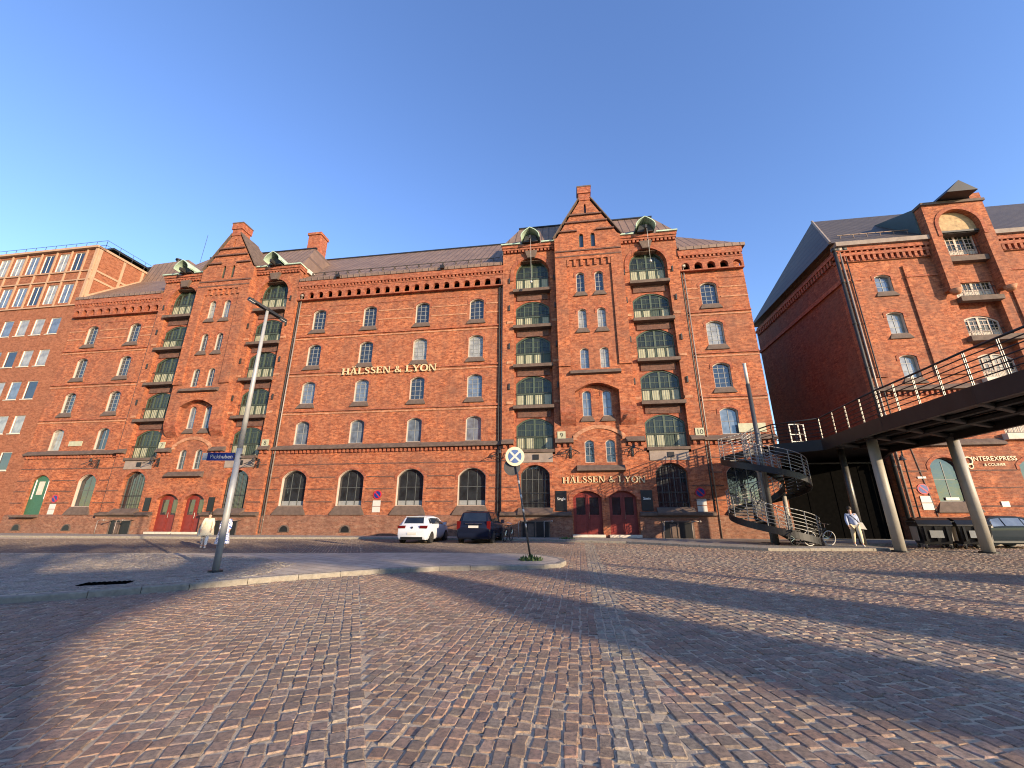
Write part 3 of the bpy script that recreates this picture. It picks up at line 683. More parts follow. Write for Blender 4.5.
# eaves and roofs
def main_roof():
    for a_, b_ in ((SX0, PAV[0][0]-6.85), (PAV[0][0]+6.85, PAV[1][0]-6.85), (PAV[1][0]+6.85, SX1+.25)):
        MB().box(a_, b_, -.50, .1, 20.72, 20.98).build('gutter', M['roof'], mw)
    m = MB(); e = .35
    v = [(SX0, -e, 20.95), (SX1+e, -e, 20.95), (SX1+e, 14.5, 20.95), (SX0, 14.5, 20.95), (SX0, 7, 28.2), (SX1-6.2, 7, 28.2)]
    m.add(v, [(0, 1, 5, 4), (1, 2, 5), (2, 3, 4, 5), (0, 4, 3), (0, 3, 2, 1)]); m.build('roof', M['roof'], mw)
    MB().box(SX0, SX1-6.2, 6.9, 7.1, 28.15, 28.3).build('ridge_trim', M['steel_dark'], mw)
    m = MB(); x = PAV[0][0]+7.2
    m.tube((x, .55, 22.15), (PAV[1][0]-7.2, .55, 22.15), .035, 6)
    while x < PAV[1][0]-7: m.box(x-.02, x+.02, .5, .9, 21.85, 22.15); x += 1.1
    m.build('snow_guard', M['roof_dark'], mw)
    m = MB().box(SX1-.45, SX1-.003, .453, 14, -.1, 20.9).build('end_wall', M['brick'], mw)
    MB().box(SX0, SX1-.5, 13.6, 14.0, -.1, 20.9).build('rear_wall', M['brick'], mw)
    MB().box(SX0+.003, SX0+.4, .453, 13.5, -.1, 20.9).build('end_wall', M['brick'], mw)
main_roof()
ch = MB().box(-23.2, -21.8, 5.6, 6.9, 24, 30.55).box(-23.3, -21.7, 5.5, 7.0, 30.553, 30.85).build('chimney', M['brick_trim'], mw)
MB().box(-23.2, -21.8, 5.6, 6.9, 30.853, 30.93).build('chimney_cap', M['stone'], ch)
for s_ in (-14.9, -5.7):
    MB().box(s_-.16, s_+.16, -.72, -.50, 20.75, 21.0).box(s_-.03, s_+.03, -.60, -.50, 20.98, 21.25).build('floodlight', M['steel_dark'], mw)
MB().tube((-32.1, 2.2, 25.0), (-32.0, 2.2, 29.0), .018, 5).build('aerial', M['iron'], mw)
for s_, y in ((PAV[0][0]-6.95, -.12), (PAV[0][0]+6.95, -.12), (PAV[1][0]-6.95, -.12), (PAV[1][0]+6.95, -.12)):
    downpipe(mw, s_+.12, y, .1, 19.4, .05, 'zinc'); MB().tube((s_-.08, y+.02, .2), (s_-.08, y+.02, 21.3), .055, 8).build('downpipe', M['iron'], mw)

# ================================================================ right-hand warehouse
rw = facade_root('brick_warehouse', 'red brick warehouse behind the footbridge at the right, with hipped roof and timber hoist bay', 'warehouse')
RX0, RX1 = 23.8, 47.0
def right_house():
    wins = [(26.35, 16.35, 17.65), (26.4, 13.15, 14.75), (26.4, 10.0, 11.6), (38.5, 16.35, 17.65), (38.5, 13.15, 14.75), (38.5, 10.0, 11.6), (42, 16.35, 17.65), (42, 13.15, 14.75)]
    holes = [arch(x-.52, x+.52, z0, z1, .16) for x, z0, z1 in wins]
    holes += [arch(25.75, 27.5, 2.25, 4.85, .5), arch(36.5, 38.3, 2.25, 4.85, .5)]
    BX = 31.65; bz = [(2.0, 4.8), (6.2, 8.3), (9.75, 11.6), (12.6, 14.3)]
    holes += [arch(BX-1.2, BX+1.2, z0, z1, .5) for z0, z1 in bz[:1]]
    holes.append(rect(BX-1.28, BX+1.28, 5.9, 16.6))
    plate('wall', rect(RX0, RX1, 1.4, 18.8), holes, 0, .45, M['brick'], rw)
    for x, z0, z1 in wins: window(rw, x, z0, z1, 1.04, .16, 0, bars=(2, 3), glass_='glass_pale' if z0 < 14 else 'glass_sky', rec=.2)
    for x in (26.62, 37.4): window(rw, x, 2.25, 4.85, 1.75 if x < 30 else 1.8, .5, 0, frame='frame_dark', bars=(2, 2), rec=.28, lining=None)
    for x in (26.62,): MB().box(x-.35, x+.35, .22, .27, 2.33, 2.5).build('notice', M['white'], rw)
    window(rw, BX, 2.0, 4.8, 2.4, .5, 0, frame='frame_dark', bars=(3, 2), rec=.28, lining=None)
    # recessed hoist bay
    op = [arch(BX-1.15, BX+1.15, z0, z1, .42) for z0, z1 in bz[1:]]
    plate('bay_wall', rect(BX-1.4, BX+1.4, 5.7, 15.3), op, .453, .7, M['brick_trim'], rw)
    for i, (z0, z1) in enumerate(bz[1:]):
        loading_door(rw, BX, z0, z1, 2.3, .42, .52, frame='lining', panel='stone_pale', panel_h=.34)
        MB().box(BX-1.5, BX+1.5, -.35, .5, z0-.36, z0-.003).build('balcony_slab', M['stone_pale'] if i < 2 else M['stone'], rw)
    # projecting hoist oriel above
    yo = -.62; ox0, ox1 = 29.72, 33.58
    oa = arch(BX-1.27, BX+1.27, 15.9, 22.1, 1.25)
    plate('oriel_wall', [(ox0, 15.9), oa[0]] + oa[:1:-1] + [oa[1], (ox1, 15.9), (ox1, 22.6), (ox0, 22.6)], [], yo, -.003, M['brick'], rw)
    plate('oriel_back', rect(BX-1.4, BX+1.4, 15.31, 22.4), [arch(BX-1.15, BX+1.15, 15.45, 17.25, .42), arch(BX-1.15, BX+1.15, 18.5, 20.45, .02)], .02, .3, M['brick_trim'], rw)
    loading_door(rw, BX, 15.45, 17.25, 2.3, .42, .1, frame='lining', panel='stone_pale', panel_h=.3)
    loading_door(rw, BX, 18.5, 20.45, 2.3, .02, .1, frame='lining', panel='stone_pale', panel_h=.34)
    MB().box(BX-1.25, BX+1.25, -.4, .02, 18.1, 18.49).build('balcony_slab', M['stone'], rw)
    MB().box(BX-1.25, BX+1.25, -.35, .02, 15.1, 15.44).build('balcony_slab', M['stone'], rw)
    plate('timber_tympanum', arch(BX-1.26, BX+1.26, 20.5, 22.09, 1.24), [], -.3, -.22, M['wood'], rw)
    MB().box(BX-1.26, BX+1.26, -.42, -.2, 20.4, 20.53).build('timber_beam', M['iron'], rw)
    o_ = arch(BX-1.5, BX+1.5, 20.0, 22.34, 1.49, 14); i_ = arch(BX-1.273, BX+1.273, 20.0, 22.103, 1.25, 14)
    plate('bay_arch', [o_[1]] + o_[2:] + [o_[0], i_[0]] + i_[:1:-1] + [i_[1]], [], yo-.05, yo-.003, M['brick_trim'], rw)
    for xx in (ox0+.35, ox1-.35): MB().tube((xx, yo+.1, 15.55), (xx, yo+.1, 15.895), .2, 12, .34).build('oriel_corbel', M['brick_light'], rw, True)
    MB().box(ox0+.003, ox0+.3, -.003, 3.2, 18.6, 22.6).box(ox1-.3, ox1-.003, -.003, 3.2, 18.6, 22.6).build('oriel_side', M['brick'], rw)
    MB().box(ox0-.08, ox1+.08, yo-.12, 3.2, 22.603, 22.8).build('oriel_parapet', M['stone'], rw)
    # hoist roof cantilever and the metal-clad dormer behind
    m = MB(); m.add([(BX-.95, yo-1.0, 22.85), (BX+.95, yo-1.0, 22.85), (BX+.95, 2.5, 22.85), (BX-.95, 2.5, 22.85), (BX, yo-1.0, 23.75), (BX, 2.5, 23.75)], [(0, 1, 4), (1, 2, 5, 4), (2, 3, 5), (3, 0, 4, 5), (0, 3, 2, 1)])
    m.build('hoist_house', M['steel_dark'], rw)
    MB().box(BX+1.2, BX+1.9, yo-.05, .3, 22.803, 23.3).build('parapet_pier', M['brick'], rw)
    m = MB(); m.add([(ox0-.1, .0, 20.6), (ox0-.1, 4.0, 24.4), (ox0-.1, .0, 22.79), (ox1+.1, .0, 20.6), (ox1+.1, 4.0, 24.4), (ox1+.1, .0, 22.79), (ox0-.1, 4.0, 24.0), (ox1+.1, 4.0, 24.0)],
                    [(0, 2, 1), (3, 4, 5), (2, 5, 4, 1), (0, 3, 5, 2), (0, 1, 4, 3)])
    m.build('dormer_cheek', M['roof_blue'], rw)
    # shallow wall pilasters, belts, dentils
    m = MB()
    for a, b in ((RX0, 24.9), (27.75, ox0+.0), (33.7, 36.9), (40.2, RX1)): m.box(a, b, -.12, -.003, 10.1, 18.2)
    m.build('pilaster', M['brick'], rw)
    for a, b in ((RX0-.1, ox0-.01), (ox1+.01, RX1)):
        m = MB(); k = int((b-a)/.36)
        for i in range(k): x = a+(b-a)*(i+.5)/k; m.box(x-.09, x+.09, -.22, -.003, 18.85, 19.25); m.box(x-.06, x+.06, -.26, -.003, 19.5, 19.62)
        m.box(a, b, -.14, .3, 18.803, 19.0); m.box(a, b, -.24, .3, 19.253, 19.5); m.box(a, b, -.3, .3, 19.623, 19.95); m.build('dentil_course', M['brick_trim'], rw)
        MB().box(a, b, -.5, .2, 19.97, 20.3).build('gutter', M['render'], rw)
    for a, b in ((RX0, 24.9), (27.75, 29.71), (33.7, 36.9), (40.2, 41.2), (42.8, RX1)): string_course(rw, a, b, 17.25, -.12, .14, .06, 'brick_trim')
    for a, b in ((RX0, BX-1.6), (BX+1.6, RX1)):
        MB().prism_x([(-.003, 9.05), (-.28, 9.12), (-.28, 9.24), (-.003, 9.5)], a, b).build('belt_course', M['stone'], rw)
        m = MB(); k = int((b-a)/.3)
        for i in range(k): x = a+(b-a)*(i+.5)/k; m.box(x-.07, x+.07, -.14, -.003, 8.8, 9.047)
        m.build('belt_dentil', M['brick_trim'], rw)
        MB().prism_x([(-.003, 5.5), (-.28, 5.56), (-.28, 5.68), (-.003, 5.95)], a, b).build('belt_course', M['stone'], rw)
    m = MB()
    for z in (1.95, 3.0, 4.0):
        for a, b in ((RX0, 25.5), (27.75, BX-1.4), (BX+1.4, 36.2), (38.6, RX1)): m.box(a, b, -.03, -.003, z, z+.08)
    m.build('brick_band', M['brick_dark'], rw)
    MB().box(RX0-.02, RX1, -.14, .4, -.1, 1.38).build('plinth', M['brick_plinth'], rw)
    # side and rear walls, dark side roof
    MB().box(RX0, RX0+.45, .453, 13.5, -.1, 19.3).box(RX0+.02, RX0+.4, .453, 13.5, 19.31, 19.95).build('side_wall', M['brick_shaded'], rw)
    m = MB()
    for i in range(36): y = .4+i*.36; m.box(RX0-.16, RX0-.003, y, y+.18, 19.0, 19.4)
    m.box(RX0-.2, RX0-.003, -.1, 13.5, 19.403, 19.6); m.box(RX0-.14, RX0-.003, .0, 13.5, 17.2, 17.5); m.build('side_dentil', M['brick_trim'], rw)
    MB().box(RX0+.45, RX1, 13.1, 13.5, -.1, 19.9).build('rear_wall', M['brick'], rw)
    m = MB(); e = .4
    v = [(RX0-e, -e, 20.30), (RX1, -e, 20.30), (RX1, 13.9, 20.30), (RX0-e, 13.9, 20.30), (RX0+3.3, 6.5, 27.3), (RX1, 6.5, 27.3)]
    m.add(v, [(0, 1, 5, 4), (1, 2, 5), (2, 3, 4, 5), (3, 0, 4), (0, 3, 2, 1)]); m.build('roof', M['roof_dark'], rw)
    MB().tube((RX0-e, -e, 20.34), (RX0+3.3, 6.5, 27.34), .10, 6).build('hip_trim', M['render'], rw)
    m = MB(); m.tube((24.6, .5, 21.5), (29.4, .5, 21.5), .04, 6)
    for i in range(6): x = 24.8+i*.9; m.tube((x, .5, 21.1), (x, .5, 21.5), .03, 5)
    m.build('snow_guard', M['roof'], rw)
    for s_, r_, mm in ((RX0+.18, .06, 'zinc'), (RX0-.12, .10, 'iron'), (RX0+.5, .04, 'iron')): downpipe(rw, s_, -.2, .1, 19.7, r_, mm)
    MB().tube((25.4, -.03, 1.4), (25.0, -.03, 5.4), .02, 4).build('cable', M['iron'], rw)
    # painted company sign
    put('sign_lettering', text_mesh('sign_lettering', 'INTEREXPRESS', .37, M['gold'], .01), rw, (29.25, -.04, 4.72))
    put('sign_lettering', text_mesh('sign_lettering', '& COURIER', .22, M['gold'], .01), rw, (29.2, -.04, 4.36))
    MB().torus((27.86, -.03, 4.62), .22, .05, 'y', 20, 6).torus((27.9, -.03, 4.3), .14, .04, 'y', 18, 6).build('sign_emblem', M['gold'], rw)
    MB().box(28.85, 29.25, -.05, -.004, 1.95, 2.25).build('company_plate', M['white'], rw)
    MB().box(24.9, 25.35, -.04, -.004, 3.6, 3.72).build('company_plate', M['white'], rw)
    lp = MB().path([(24.3, -.0, 4.9), (24.1, -.5, 5.1), (23.95, -.6, 4.9)], .025, 5).tube((23.95, -.6, 4.9), (23.95, -.6, 4.65), .05, 8, .2).build('wall_lamp', M['iron'], rw)
right_house()
ae = facade_root('light_blocking_building', 'plain dark brick building added to keep light out of the alley end', 'building')  # added to stop light entering the alley from behind
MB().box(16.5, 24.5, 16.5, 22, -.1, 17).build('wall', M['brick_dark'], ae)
MB().prism_x([(16.2, 17.003), (22.3, 17.003), (19.2, 19.5)], 16.3, 24.7).build('roof', M['roof_dark'], ae)

ag = facade_root('alley_shade_screen', 'added black panels standing in for the darkness of the alley under the footbridge', 'gate')  # added screen, paints the alley's darkness as black panels
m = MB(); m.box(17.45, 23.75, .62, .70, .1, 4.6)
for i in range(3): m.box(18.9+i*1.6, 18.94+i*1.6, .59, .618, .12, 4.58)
m.build('shade_panel', M['shade_grate_black'], ag)
MB().box(17.45, 23.75, .52, .72, 4.603, 4.70).build('screen_top_beam', M['steel_dark'], ag)

# ================================================================ office block on the left
of = facade_root('office_building', 'post-war brick office block with pale concrete grid and white windows at the left edge', 'office building')
def office():
    OX0, OX1, TOP = -66.0, -41.42, 27.0
    xs = [-43.6-1.8*i for i in range(12)]; holes = []; wl = []
    for z0, z1, ww in ((24.45, 26.5, 1.2), (20.85, 22.95, 1.2), (17.62, 19.3, 1.2), (14.45, 16.05, 1.2), (11.3, 13.0, 1.2), (8.2, 9.8, 1.2), (5.05, 6.6, 1.2), (1.9, 3.6, 1.2)):
        for x in xs: holes.append(rect(x-ww/2, x+ww/2, z0, z1)); wl.append((x, z0, z1, ww))
    plate('wall', rect(OX0, OX1, .0, TOP-.2), holes, 0, .4, M['brick_office'], of)
    for x, z0, z1, ww in wl:
        window(of, x, z0, z1, ww, 0, 0, frame='frame_white', bars=(2, 1) if z0 > 20 else (1, 1), glass_=random.choice(['glass', 'glass_pale', 'glass_pale', 'glass_pale', 'glass_sky']), rec=.07, sill='flat' if z0 < 20 else 'none')
    g = MB()
    for i in range(13): x = -42.7-1.8*i; g.box(x-.06, x+.06, -.10, -.003, 20.55, TOP-.25)
    g.box(OX1-.28, OX1, -.14, -.003, 20.5, TOP-.25)
    for z in (20.45, 23.2, 24.2): g.box(OX0, OX1, -.12, -.003, z, z+.12)
    g.box(OX0, OX1+.1, -.3, .5, TOP-.247, TOP-.02); g.build('concrete_grid', M['concrete'], of)
    # side wall standing above the lower roof
    MB().prism_x([(.403, 0), (12, 0), (12, TOP-.25), (.403, TOP-.25)], OX1-.4, OX1-.003).build('side_wall', M['brick_office'], of)
    g = MB(); g.box(OX1, OX1+.1, -.14, 12, TOP-.247, TOP-.02)
    g.prism_x([(0, 20.7), (.28, 20.7), (.28, 26.7), (0, 26.7)], OX1, OX1+.08)
    for y in (2.3, 4.2): g.box(OX1, OX1+.07, y, y+.22, 21.5, 26.7)
    g.prism_x([(0, 21.1), (5.6, 26.6), (5.6, 26.95), (0, 21.5)], OX1, OX1+.085); g.box(OX1, OX1+.06, .3, 3.0, 23.4, 23.6); g.box(OX1, OX1+.06, .3, 3.6, 24.3, 24.5); g.build('concrete_trim', M['concrete'], of)
    # recessed penthouse, roof-edge railing
    MB().box(-44.0, -41.8, 6.5, 11.4, TOP+.01, TOP+2.1).build('plant_room', M['steel_dark'], of)
    MB().box(OX0, -45, 3.5, 11, TOP, TOP+2.0).build('penthouse', M['steel_dark'], of)
    MB().box(OX0, -44.2, 2.9, 11.4, TOP+2.003, TOP+2.2).build('penthouse_roof', M['steel_dark'], of)
    m = MB()
    for z in (.6, 1.15): m.tube((OX0, .6, TOP+z), (OX1-.3, .6, TOP+z), .022, 5); m.tube((OX1-.3, .6, TOP+z), (OX1-.3, 9, TOP+z), .022, 5)
    for i in range(20): m.tube((OX1-.3-1.25*i, .6, TOP), (OX1-.3-1.25*i, .6, TOP+1.15), .022, 5)
    for i in range(7): m.tube((OX1-.3, .6+1.3*i, TOP), (OX1-.3, .6+1.3*i, TOP+1.15), .022, 5)
    m.build('roof_railing', M['steel'], of)
    MB().box(OX0, OX1-.4, 11.6, 12, 0, TOP).build('rear_wall', M['brick_office'], of)
    MB().box(OX0, OX1-.05, .45, 12, TOP-.24, TOP).build('roof', M['roof_dark'], of)
office()
# rear roof block seen over the left roof
rb = facade_root('rooftop_block', 'brown metal-clad roof block rising behind the roofs next to the office building', 'roof block')
MB().add([(-41.3, 3.6, 23), (-34.3, 3.6, 23), (-34.3, 13, 23), (-41.3, 13, 23), (-41.3, 5.0, 28.2), (-36.9, 5.0, 28.4), (-36.9, 13, 28.4), (-41.3, 13, 28.2)],
         [(0, 1, 5, 4), (1, 2, 6, 5), (2, 3, 7, 6), (3, 0, 4, 7), (4, 5, 6, 7), (0, 3, 2, 1)]).build('mansard', M['roof'], rb)
MB().tube((-39.4, 6.0, 28.2), (-39.4, 6.0, 29.2), .2, 10).tube((-39.4, 6.0, 29.2), (-39.4, 6.0, 29.35), .32, 10).build('flue', M['steel_dark'], rb)

# ================================================================ ground, pavements, cobbles
def sheet(name, poly, z, m, kind='structure'):
    me = bpy.data.meshes.new(name); me.from_pydata([(x, y, z) for x, y in poly], [], [tuple(range(len(poly)))]); me.materials.append(m)
    return tag(put(name, me), kind=kind)
sheet('ground', [(-500, -300), (500, -300), (500, 700), (-500, 700)], -.0125, M['ground'])
ISL = [(-40, -14), (-14, 4.6), (-9.35, 8.2), (-8.27, 8.85), (-6.98, 9.78), (-5.3, 11.15), (-3.64, 12.25), (-2.07, 12.82), (-.35, 13.08), (.95, 13.25), (1.5, 13.6), (1.75, 14.3), (1.72, 15.2), (1.2, 16.3), (.2, 16.95), (-3.65, 17.35), (-8.2, 17.1), (-14, 17.1), (-60, 17.1), (-60, -14)]
def inset(poly, d):
    n = len(poly); out = []
    for i in range(n):
        a, b, c = Vector(poly[i-1]), Vector(poly[i]), Vector(poly[(i+1) % n])
        u, v = (b-a).normalized(), (c-b).normalized(); n1 = Vector((-u.y, u.x)); n2 = Vector((-v.y, v.x)); m = (n1+n2)
        m = m / max(.35, m.length_squared/2) if m.length > 1e-6 else n1
        out.append((b.x+m.x*d, b.y+m.y*d))
    return out
KH = .115
def paved(name, poly, m, kw=.17, stone=.95, joint=True):
    inn = inset(poly, kw); k = MB(); n = len(poly)
    for i in range(n):
        a, b, c, d = Vector(poly[i]), Vector(poly[(i+1) % n]), Vector(inn[(i+1) % n]), Vector(inn[i])
        L = (b-a).length
        if a.length > 45 and b.length > 45: q = 1
        else: q = max(1, round(L/stone))
        for j in range(q):
            g = .006/L; t0, t1 = j/q+g, (j+1)/q-g; h = KH + random.uniform(-.006, .008); e = .02
            p = [a.lerp(b, t0), a.lerp(b, t1), d.lerp(c, t1), d.lerp(c, t0)]
            ins = (p[3]-p[0]).normalized()*e; off = random.uniform(-.006, .006)
            p[0] = p[0] + ins*(off/e); p[1] = p[1] + ins*(off/e)
            vs = [(v.x, v.y, -.06) for v in p] + [(p[0].x, p[0].y, h-.025), (p[1].x, p[1].y, h-.025), (p[2].x, p[2].y, h), (p[3].x, p[3].y, h), ((p[0]+ins).x, (p[0]+ins).y, h), ((p[1]+ins).x, (p[1]+ins).y, h)]
            k.add(vs, [(0, 1, 5, 4), (4, 5, 9, 8), (8, 9, 6, 7), (1, 2, 6, 9, 5), (3, 0, 4, 8, 7), (2, 3, 7, 6)])
    tag(k.build('kerb', M['kerb']), kind='structure')
    return tag(MB().prism_z(inn, -.05, KH-.004).build(name, m), kind='structure')
paved('pavement', ISL, M['pavement'])
WALK = [(-75, 36.5), (-34.7, 30.6), (-19.5, 28.9), (-6.75, 28.2), (1.0, 26.7), (6.3, 24.2), (11.3, 19.45), (16.8, 19.35), (17.3, 22.3), (23, 22.9), (47, 19.6)] + [tuple(W(46.5, -.2)[:2]), tuple(W(23.6, -.2)[:2]), tuple(W(23.6, -14)[:2]), tuple(W(17.6, -14)[:2]), tuple(W(17.6, -.2)[:2]), tuple(W(-76, -.2)[:2])]
paved('sidewalk', WALK, M['sidewalk'], .16, 1.0)
sheet('paving_setts', [(-34, 1.0), (-13.8, 5.0), (-9.5, 8.5), (-8.3, 9.15), (-7.1, 10.05), (-6.2, 11.2), (-6.6, 13.4), (-9, 15.5), (-14, 16.7), (-34, 16.7)], KH+.001, M['pavement_small'])
def inside(px, py, poly):
    r = np.zeros(px.shape, bool); n = len(poly)
    for i in range(n):
        x0, y0 = poly[i]; x1, y1 = poly[(i+1) % n]
        if y0 == y1: continue
        c = ((y0 > py) != (y1 > py)) & (px < (x1-x0)*(py-y0)/(y1-y0)+x0); r ^= c
    return r
def seam_x(y): return -.90 - (y-3.24)*.354       # joint line where the left field starts
def strip_x(y): return .78 + (y-3.25)*.158        # grey granite strip
ROAD = np.array([.17, .125, .095]); RED = np.array([.38, .222, .145]); GREY = np.array([.36, .305, .225])
def lay(name, P, COL, ANG, SZ, z0):
    k = len(P)
    pu = np.array([0, .085, .915, 1.]) - .5
    gu, gv = np.meshgrid(pu, pu, indexing='ij'); gu = gu.ravel(); gv = gv.ravel()
    edge = (np.abs(gu) > .45) | (np.abs(gv) > .45); corner = (np.abs(gu) > .45) & (np.abs(gv) > .45)
    gu = np.where(corner, gu*.85, gu); gv = np.where(corner, gv*.85, gv)
    sz = SZ - np.array([.010, .012]) + rng.normal(0, .008, (k, 2))
    lu = gu[None]*sz[:, :1] + rng.normal(0, .0050, (k, 16)); lv = gv[None]*sz[:, 1:] + rng.normal(0, .0060, (k, 16))
    a = ANG + rng.normal(0, .035, k); ca, sa = np.cos(a)[:, None], np.sin(a)[:, None]
    X = P[:, :1] + lu*ca + lv*sa; Y = P[:, 1:] - lu*sa + lv*ca
    tilt = rng.normal(0, .014, (k, 2)); h = rng.normal(0, .0030, k)[:, None]
    Z = h + lu*tilt[:, :1] + lv*tilt[:, 1:] + rng.normal(0, .0012, (k, 16)) + np.where(edge, -.014, 0)[None] - .003 + z0
    Z = np.where(corner[None], Z-.004, Z)
    co_ = np.stack([X, Y, Z], 2).reshape(-1, 3)
    quads = np.array([[i*4+j, (i+1)*4+j, (i+1)*4+j+1, i*4+j+1] for i in range(3) for j in range(3)])
    F = (quads[None] + (np.arange(k)*16)[:, None, None]).reshape(-1)
    me = bpy.data.meshes.new(name); nf = k*9
    me.vertices.add(len(co_)); me.vertices.foreach_set('co', co_.astype(np.float32).ravel())
    me.loops.add(nf*4); me.loops.foreach_set('vertex_index', F.astype(np.int32))
    me.polygons.add(nf); me.polygons.foreach_set('loop_start', np.arange(0, nf*4, 4, dtype=np.int32))
    me.polygons.foreach_set('use_smooth', np.zeros(nf, bool)); me.update(calc_edges=True)
    at = me.color_attributes.new('sett', 'FLOAT_COLOR', 'POINT')
    at.data.foreach_set('color', np.concatenate([np.repeat(np.clip(COL, .02, .9), 16, 0), np.ones((k*16, 1))], 1).astype(np.float32).ravel())
    me.materials.append(M['sett'])
    return tag(put(name, me), kind='structure')
PSETT = [(-34, 1.0), (-13.8, 5.0), (-9.5, 8.5), (-8.3, 9.15), (-7.1, 10.05), (-6.2, 11.2), (-6.6, 13.4), (-9, 15.5), (-14, 16.7), (-34, 16.7)]
def setts():
    P = []; COL = []; ANG = []; SZ = []
    for az, bw, bl, fld in ((-20, .130, .168, 0), (9, .118, .165, 1), (-6, .135, .178, 2)):
        a = R(az); u = np.array([math.cos(a), -math.sin(a)]); v = np.array([math.sin(a), math.cos(a)])
        nu = int(110/bw); nv = int(64/bl)
        i, j = np.meshgrid(np.arange(nu), np.arange(nv), indexing='ij')
        wob = np.cumsum(rng.normal(0, .006, nu)); wob -= np.linspace(0, wob[-1], nu)
        off = rng.uniform(0, 1, nu)
        U = (i-nu/2)*bw + wob[i]; V = -12 + (j + off[i] + rng.normal(0, .06, i.shape))*bl
        x = U*u[0]+V*v[0]; y = U*u[1]+V*v[1]; x = x.ravel(); y = y.ravel(); x = x + rng.normal(0, .005, x.shape); y = y + rng.normal(0, .005, y.shape)
        ok = (y > 1.2) & (y < 28.5) & (np.abs(x) < 1.35*y+2.0)
        sx = -.90 - (y-3.24)*.354; st = .78 + (y-3.25)*.158
        ok &= {0: x < sx+.005, 1: (x >= sx-.005) & (x < st+.36), 2: x >= st+.39}[fld]
        ok &= ~inside(x, y, ISL) & ~inside(x, y, WALK)
        x, y = x[ok], y[ok]; k = len(x)
        f = rng.normal(0, 1, k)
        mixg = np.clip({0: .30, 1: .16, 2: .50}[fld] + .22*f + .18*np.sin(x*.9+y*.5), 0, 1)[:, None]
        if fld == 1: g_ = x > .72 + (y-3.25)*.158; mixg[g_] = np.clip(rng.normal(.92, .08, (g_.sum(), 1)), 0, 1)
        c = RED*(1-mixg) + GREY*mixg
        c = c * np.clip(rng.normal(1, .15, (k, 1)), .5, 1.6) * (1 + rng.normal(0, .022, (k, 3)))
        far = np.clip(((y-16.5)/1.2), 0, 1) * np.clip((3.5 - x - (y-20)*.3)/2.0, 0, 1)
        c = c*(1-far[:, None]) + ROAD*np.clip(rng.normal(1, .2, (k, 1)), .5, 1.6)*far[:, None]
        P.append(np.stack([x, y], 1)); COL.append(c); ANG.append(np.full(k, a)); SZ.append(np.tile([bw, bl], (k, 1)))
    lay('road', np.concatenate(P), np.concatenate(COL), np.concatenate(ANG), np.concatenate(SZ), 0.)
    # small grey setts of the pavement round the lamp post
    bw, bl, a = .15, .21, R(28); nu, nv = 190, 120
    i, j = np.meshgrid(np.arange(nu), np.arange(nv), indexing='ij'); off = rng.uniform(0, 1, nu)
    U = (i-nu/2)*bw; V = (j-nv/2+off[i])*bl; cx, cy = -16., 11.8
    x = (cx+U*math.cos(a)+V*math.sin(a)).ravel(); y = (cy-U*math.sin(a)+V*math.cos(a)).ravel()
    ok = inside(x, y, PSETT) & (np.abs(x) < 1.35*y+2); x, y = x[ok], y[ok]; k = len(x)
    c = np.array([.39, .335, .26])*np.clip(rng.normal(1, .14, (k, 1)), .5, 1.5)*(1+rng.normal(0, .02, (k, 3)))
    lay('pavement', np.stack([x, y], 1), c, np.full(k, a), np.tile([bw, bl], (k, 1)), KH+.012)
setts()
# drain cover in the left pavement
dc = empty('drain_cover', (-8.75, 9.72, KH+.006), R(20), 'dark iron drain grate set into the grey pavement at the left', 'drain cover')
MB().box(-.42, .42, -.2, .2, 0, .012).build('frame', M['shade_grate_black'], dc)
m = MB()
for i in range(9): m.box(-.38+i*.088, -.34+i*.088, -.17, .17, .0123, .024)
m.build('grate', M['shade_grate_black'], dc)

# ================================================================ footbridge
fb = empty('footbridge', (17.0, 18.0, 0), 0, 'dark steel pedestrian footbridge with wire railings on round pale columns', 'footbridge')
FO = Vector((17.0, 18.0))
near = [(13.7, 7.6), (13.7, 8.6), (13.85, 9.8), (14.15, 12.0), (14.6, 14.2), (14.95, 16.2), (15.9, 19.9), (16.3, 21.4), (14.75, 23.0), (14.75, 25.3)]
far_ = [(17.45, 26.3), (19.4, 40.0), (25.4, 40.0), (22.9, 25.7), (20.5, 22.2), (20.0, 18.6), (19.3, 15.9), (18.9, 14.4), (18.7, 12.0), (18.7, 7.6)]  # deck carried on over the full alley width to keep it dark
ZB, ZT = 4.72, 5.22
rel = lambda ps: [(x-FO.x, y-FO.y) for x, y in ps]
MB().prism_z(rel(near+far_), ZT-.16, ZT).build('deck', M['steel_dark'], fb)
def edge_beam(ps):
    m = MB()
    for (a, b) in zip(ps[:-1], ps[1:]):
        a, b = Vector(a)-FO, Vector(b)-FO; d = (b-a).normalized(); n = Vector((-d.y, d.x))*.09; a = a-d*.04; b = b+d*.04
        m.prism_z([(a-n)[:], (b-n)[:], (b+n)[:], (a+n)[:]], ZB, ZT+.06)
    return m
edge_beam(near).build('edge_beam', M['steel_dark'], fb); edge_beam(far_[2:]).build('edge_beam', M['steel_dark'], fb)
m = MB()
for (a, b) in (((13.9, 10.2), (18.9, 13.0)), ((14.3, 12.4), (18.9, 14.4)), ((14.7, 14.4), (19.3, 16.2)), ((15.0, 16.2), (19.9, 18.5)), ((15.5, 18.2), (20.2, 20.4)), ((16.2, 20.8), (20.5, 22.3))):
    m.tube((a[0]-FO.x, a[1]-FO.y, ZT-.28), (b[0]-FO.x, b[1]-FO.y, ZT-.28), .11, 6)
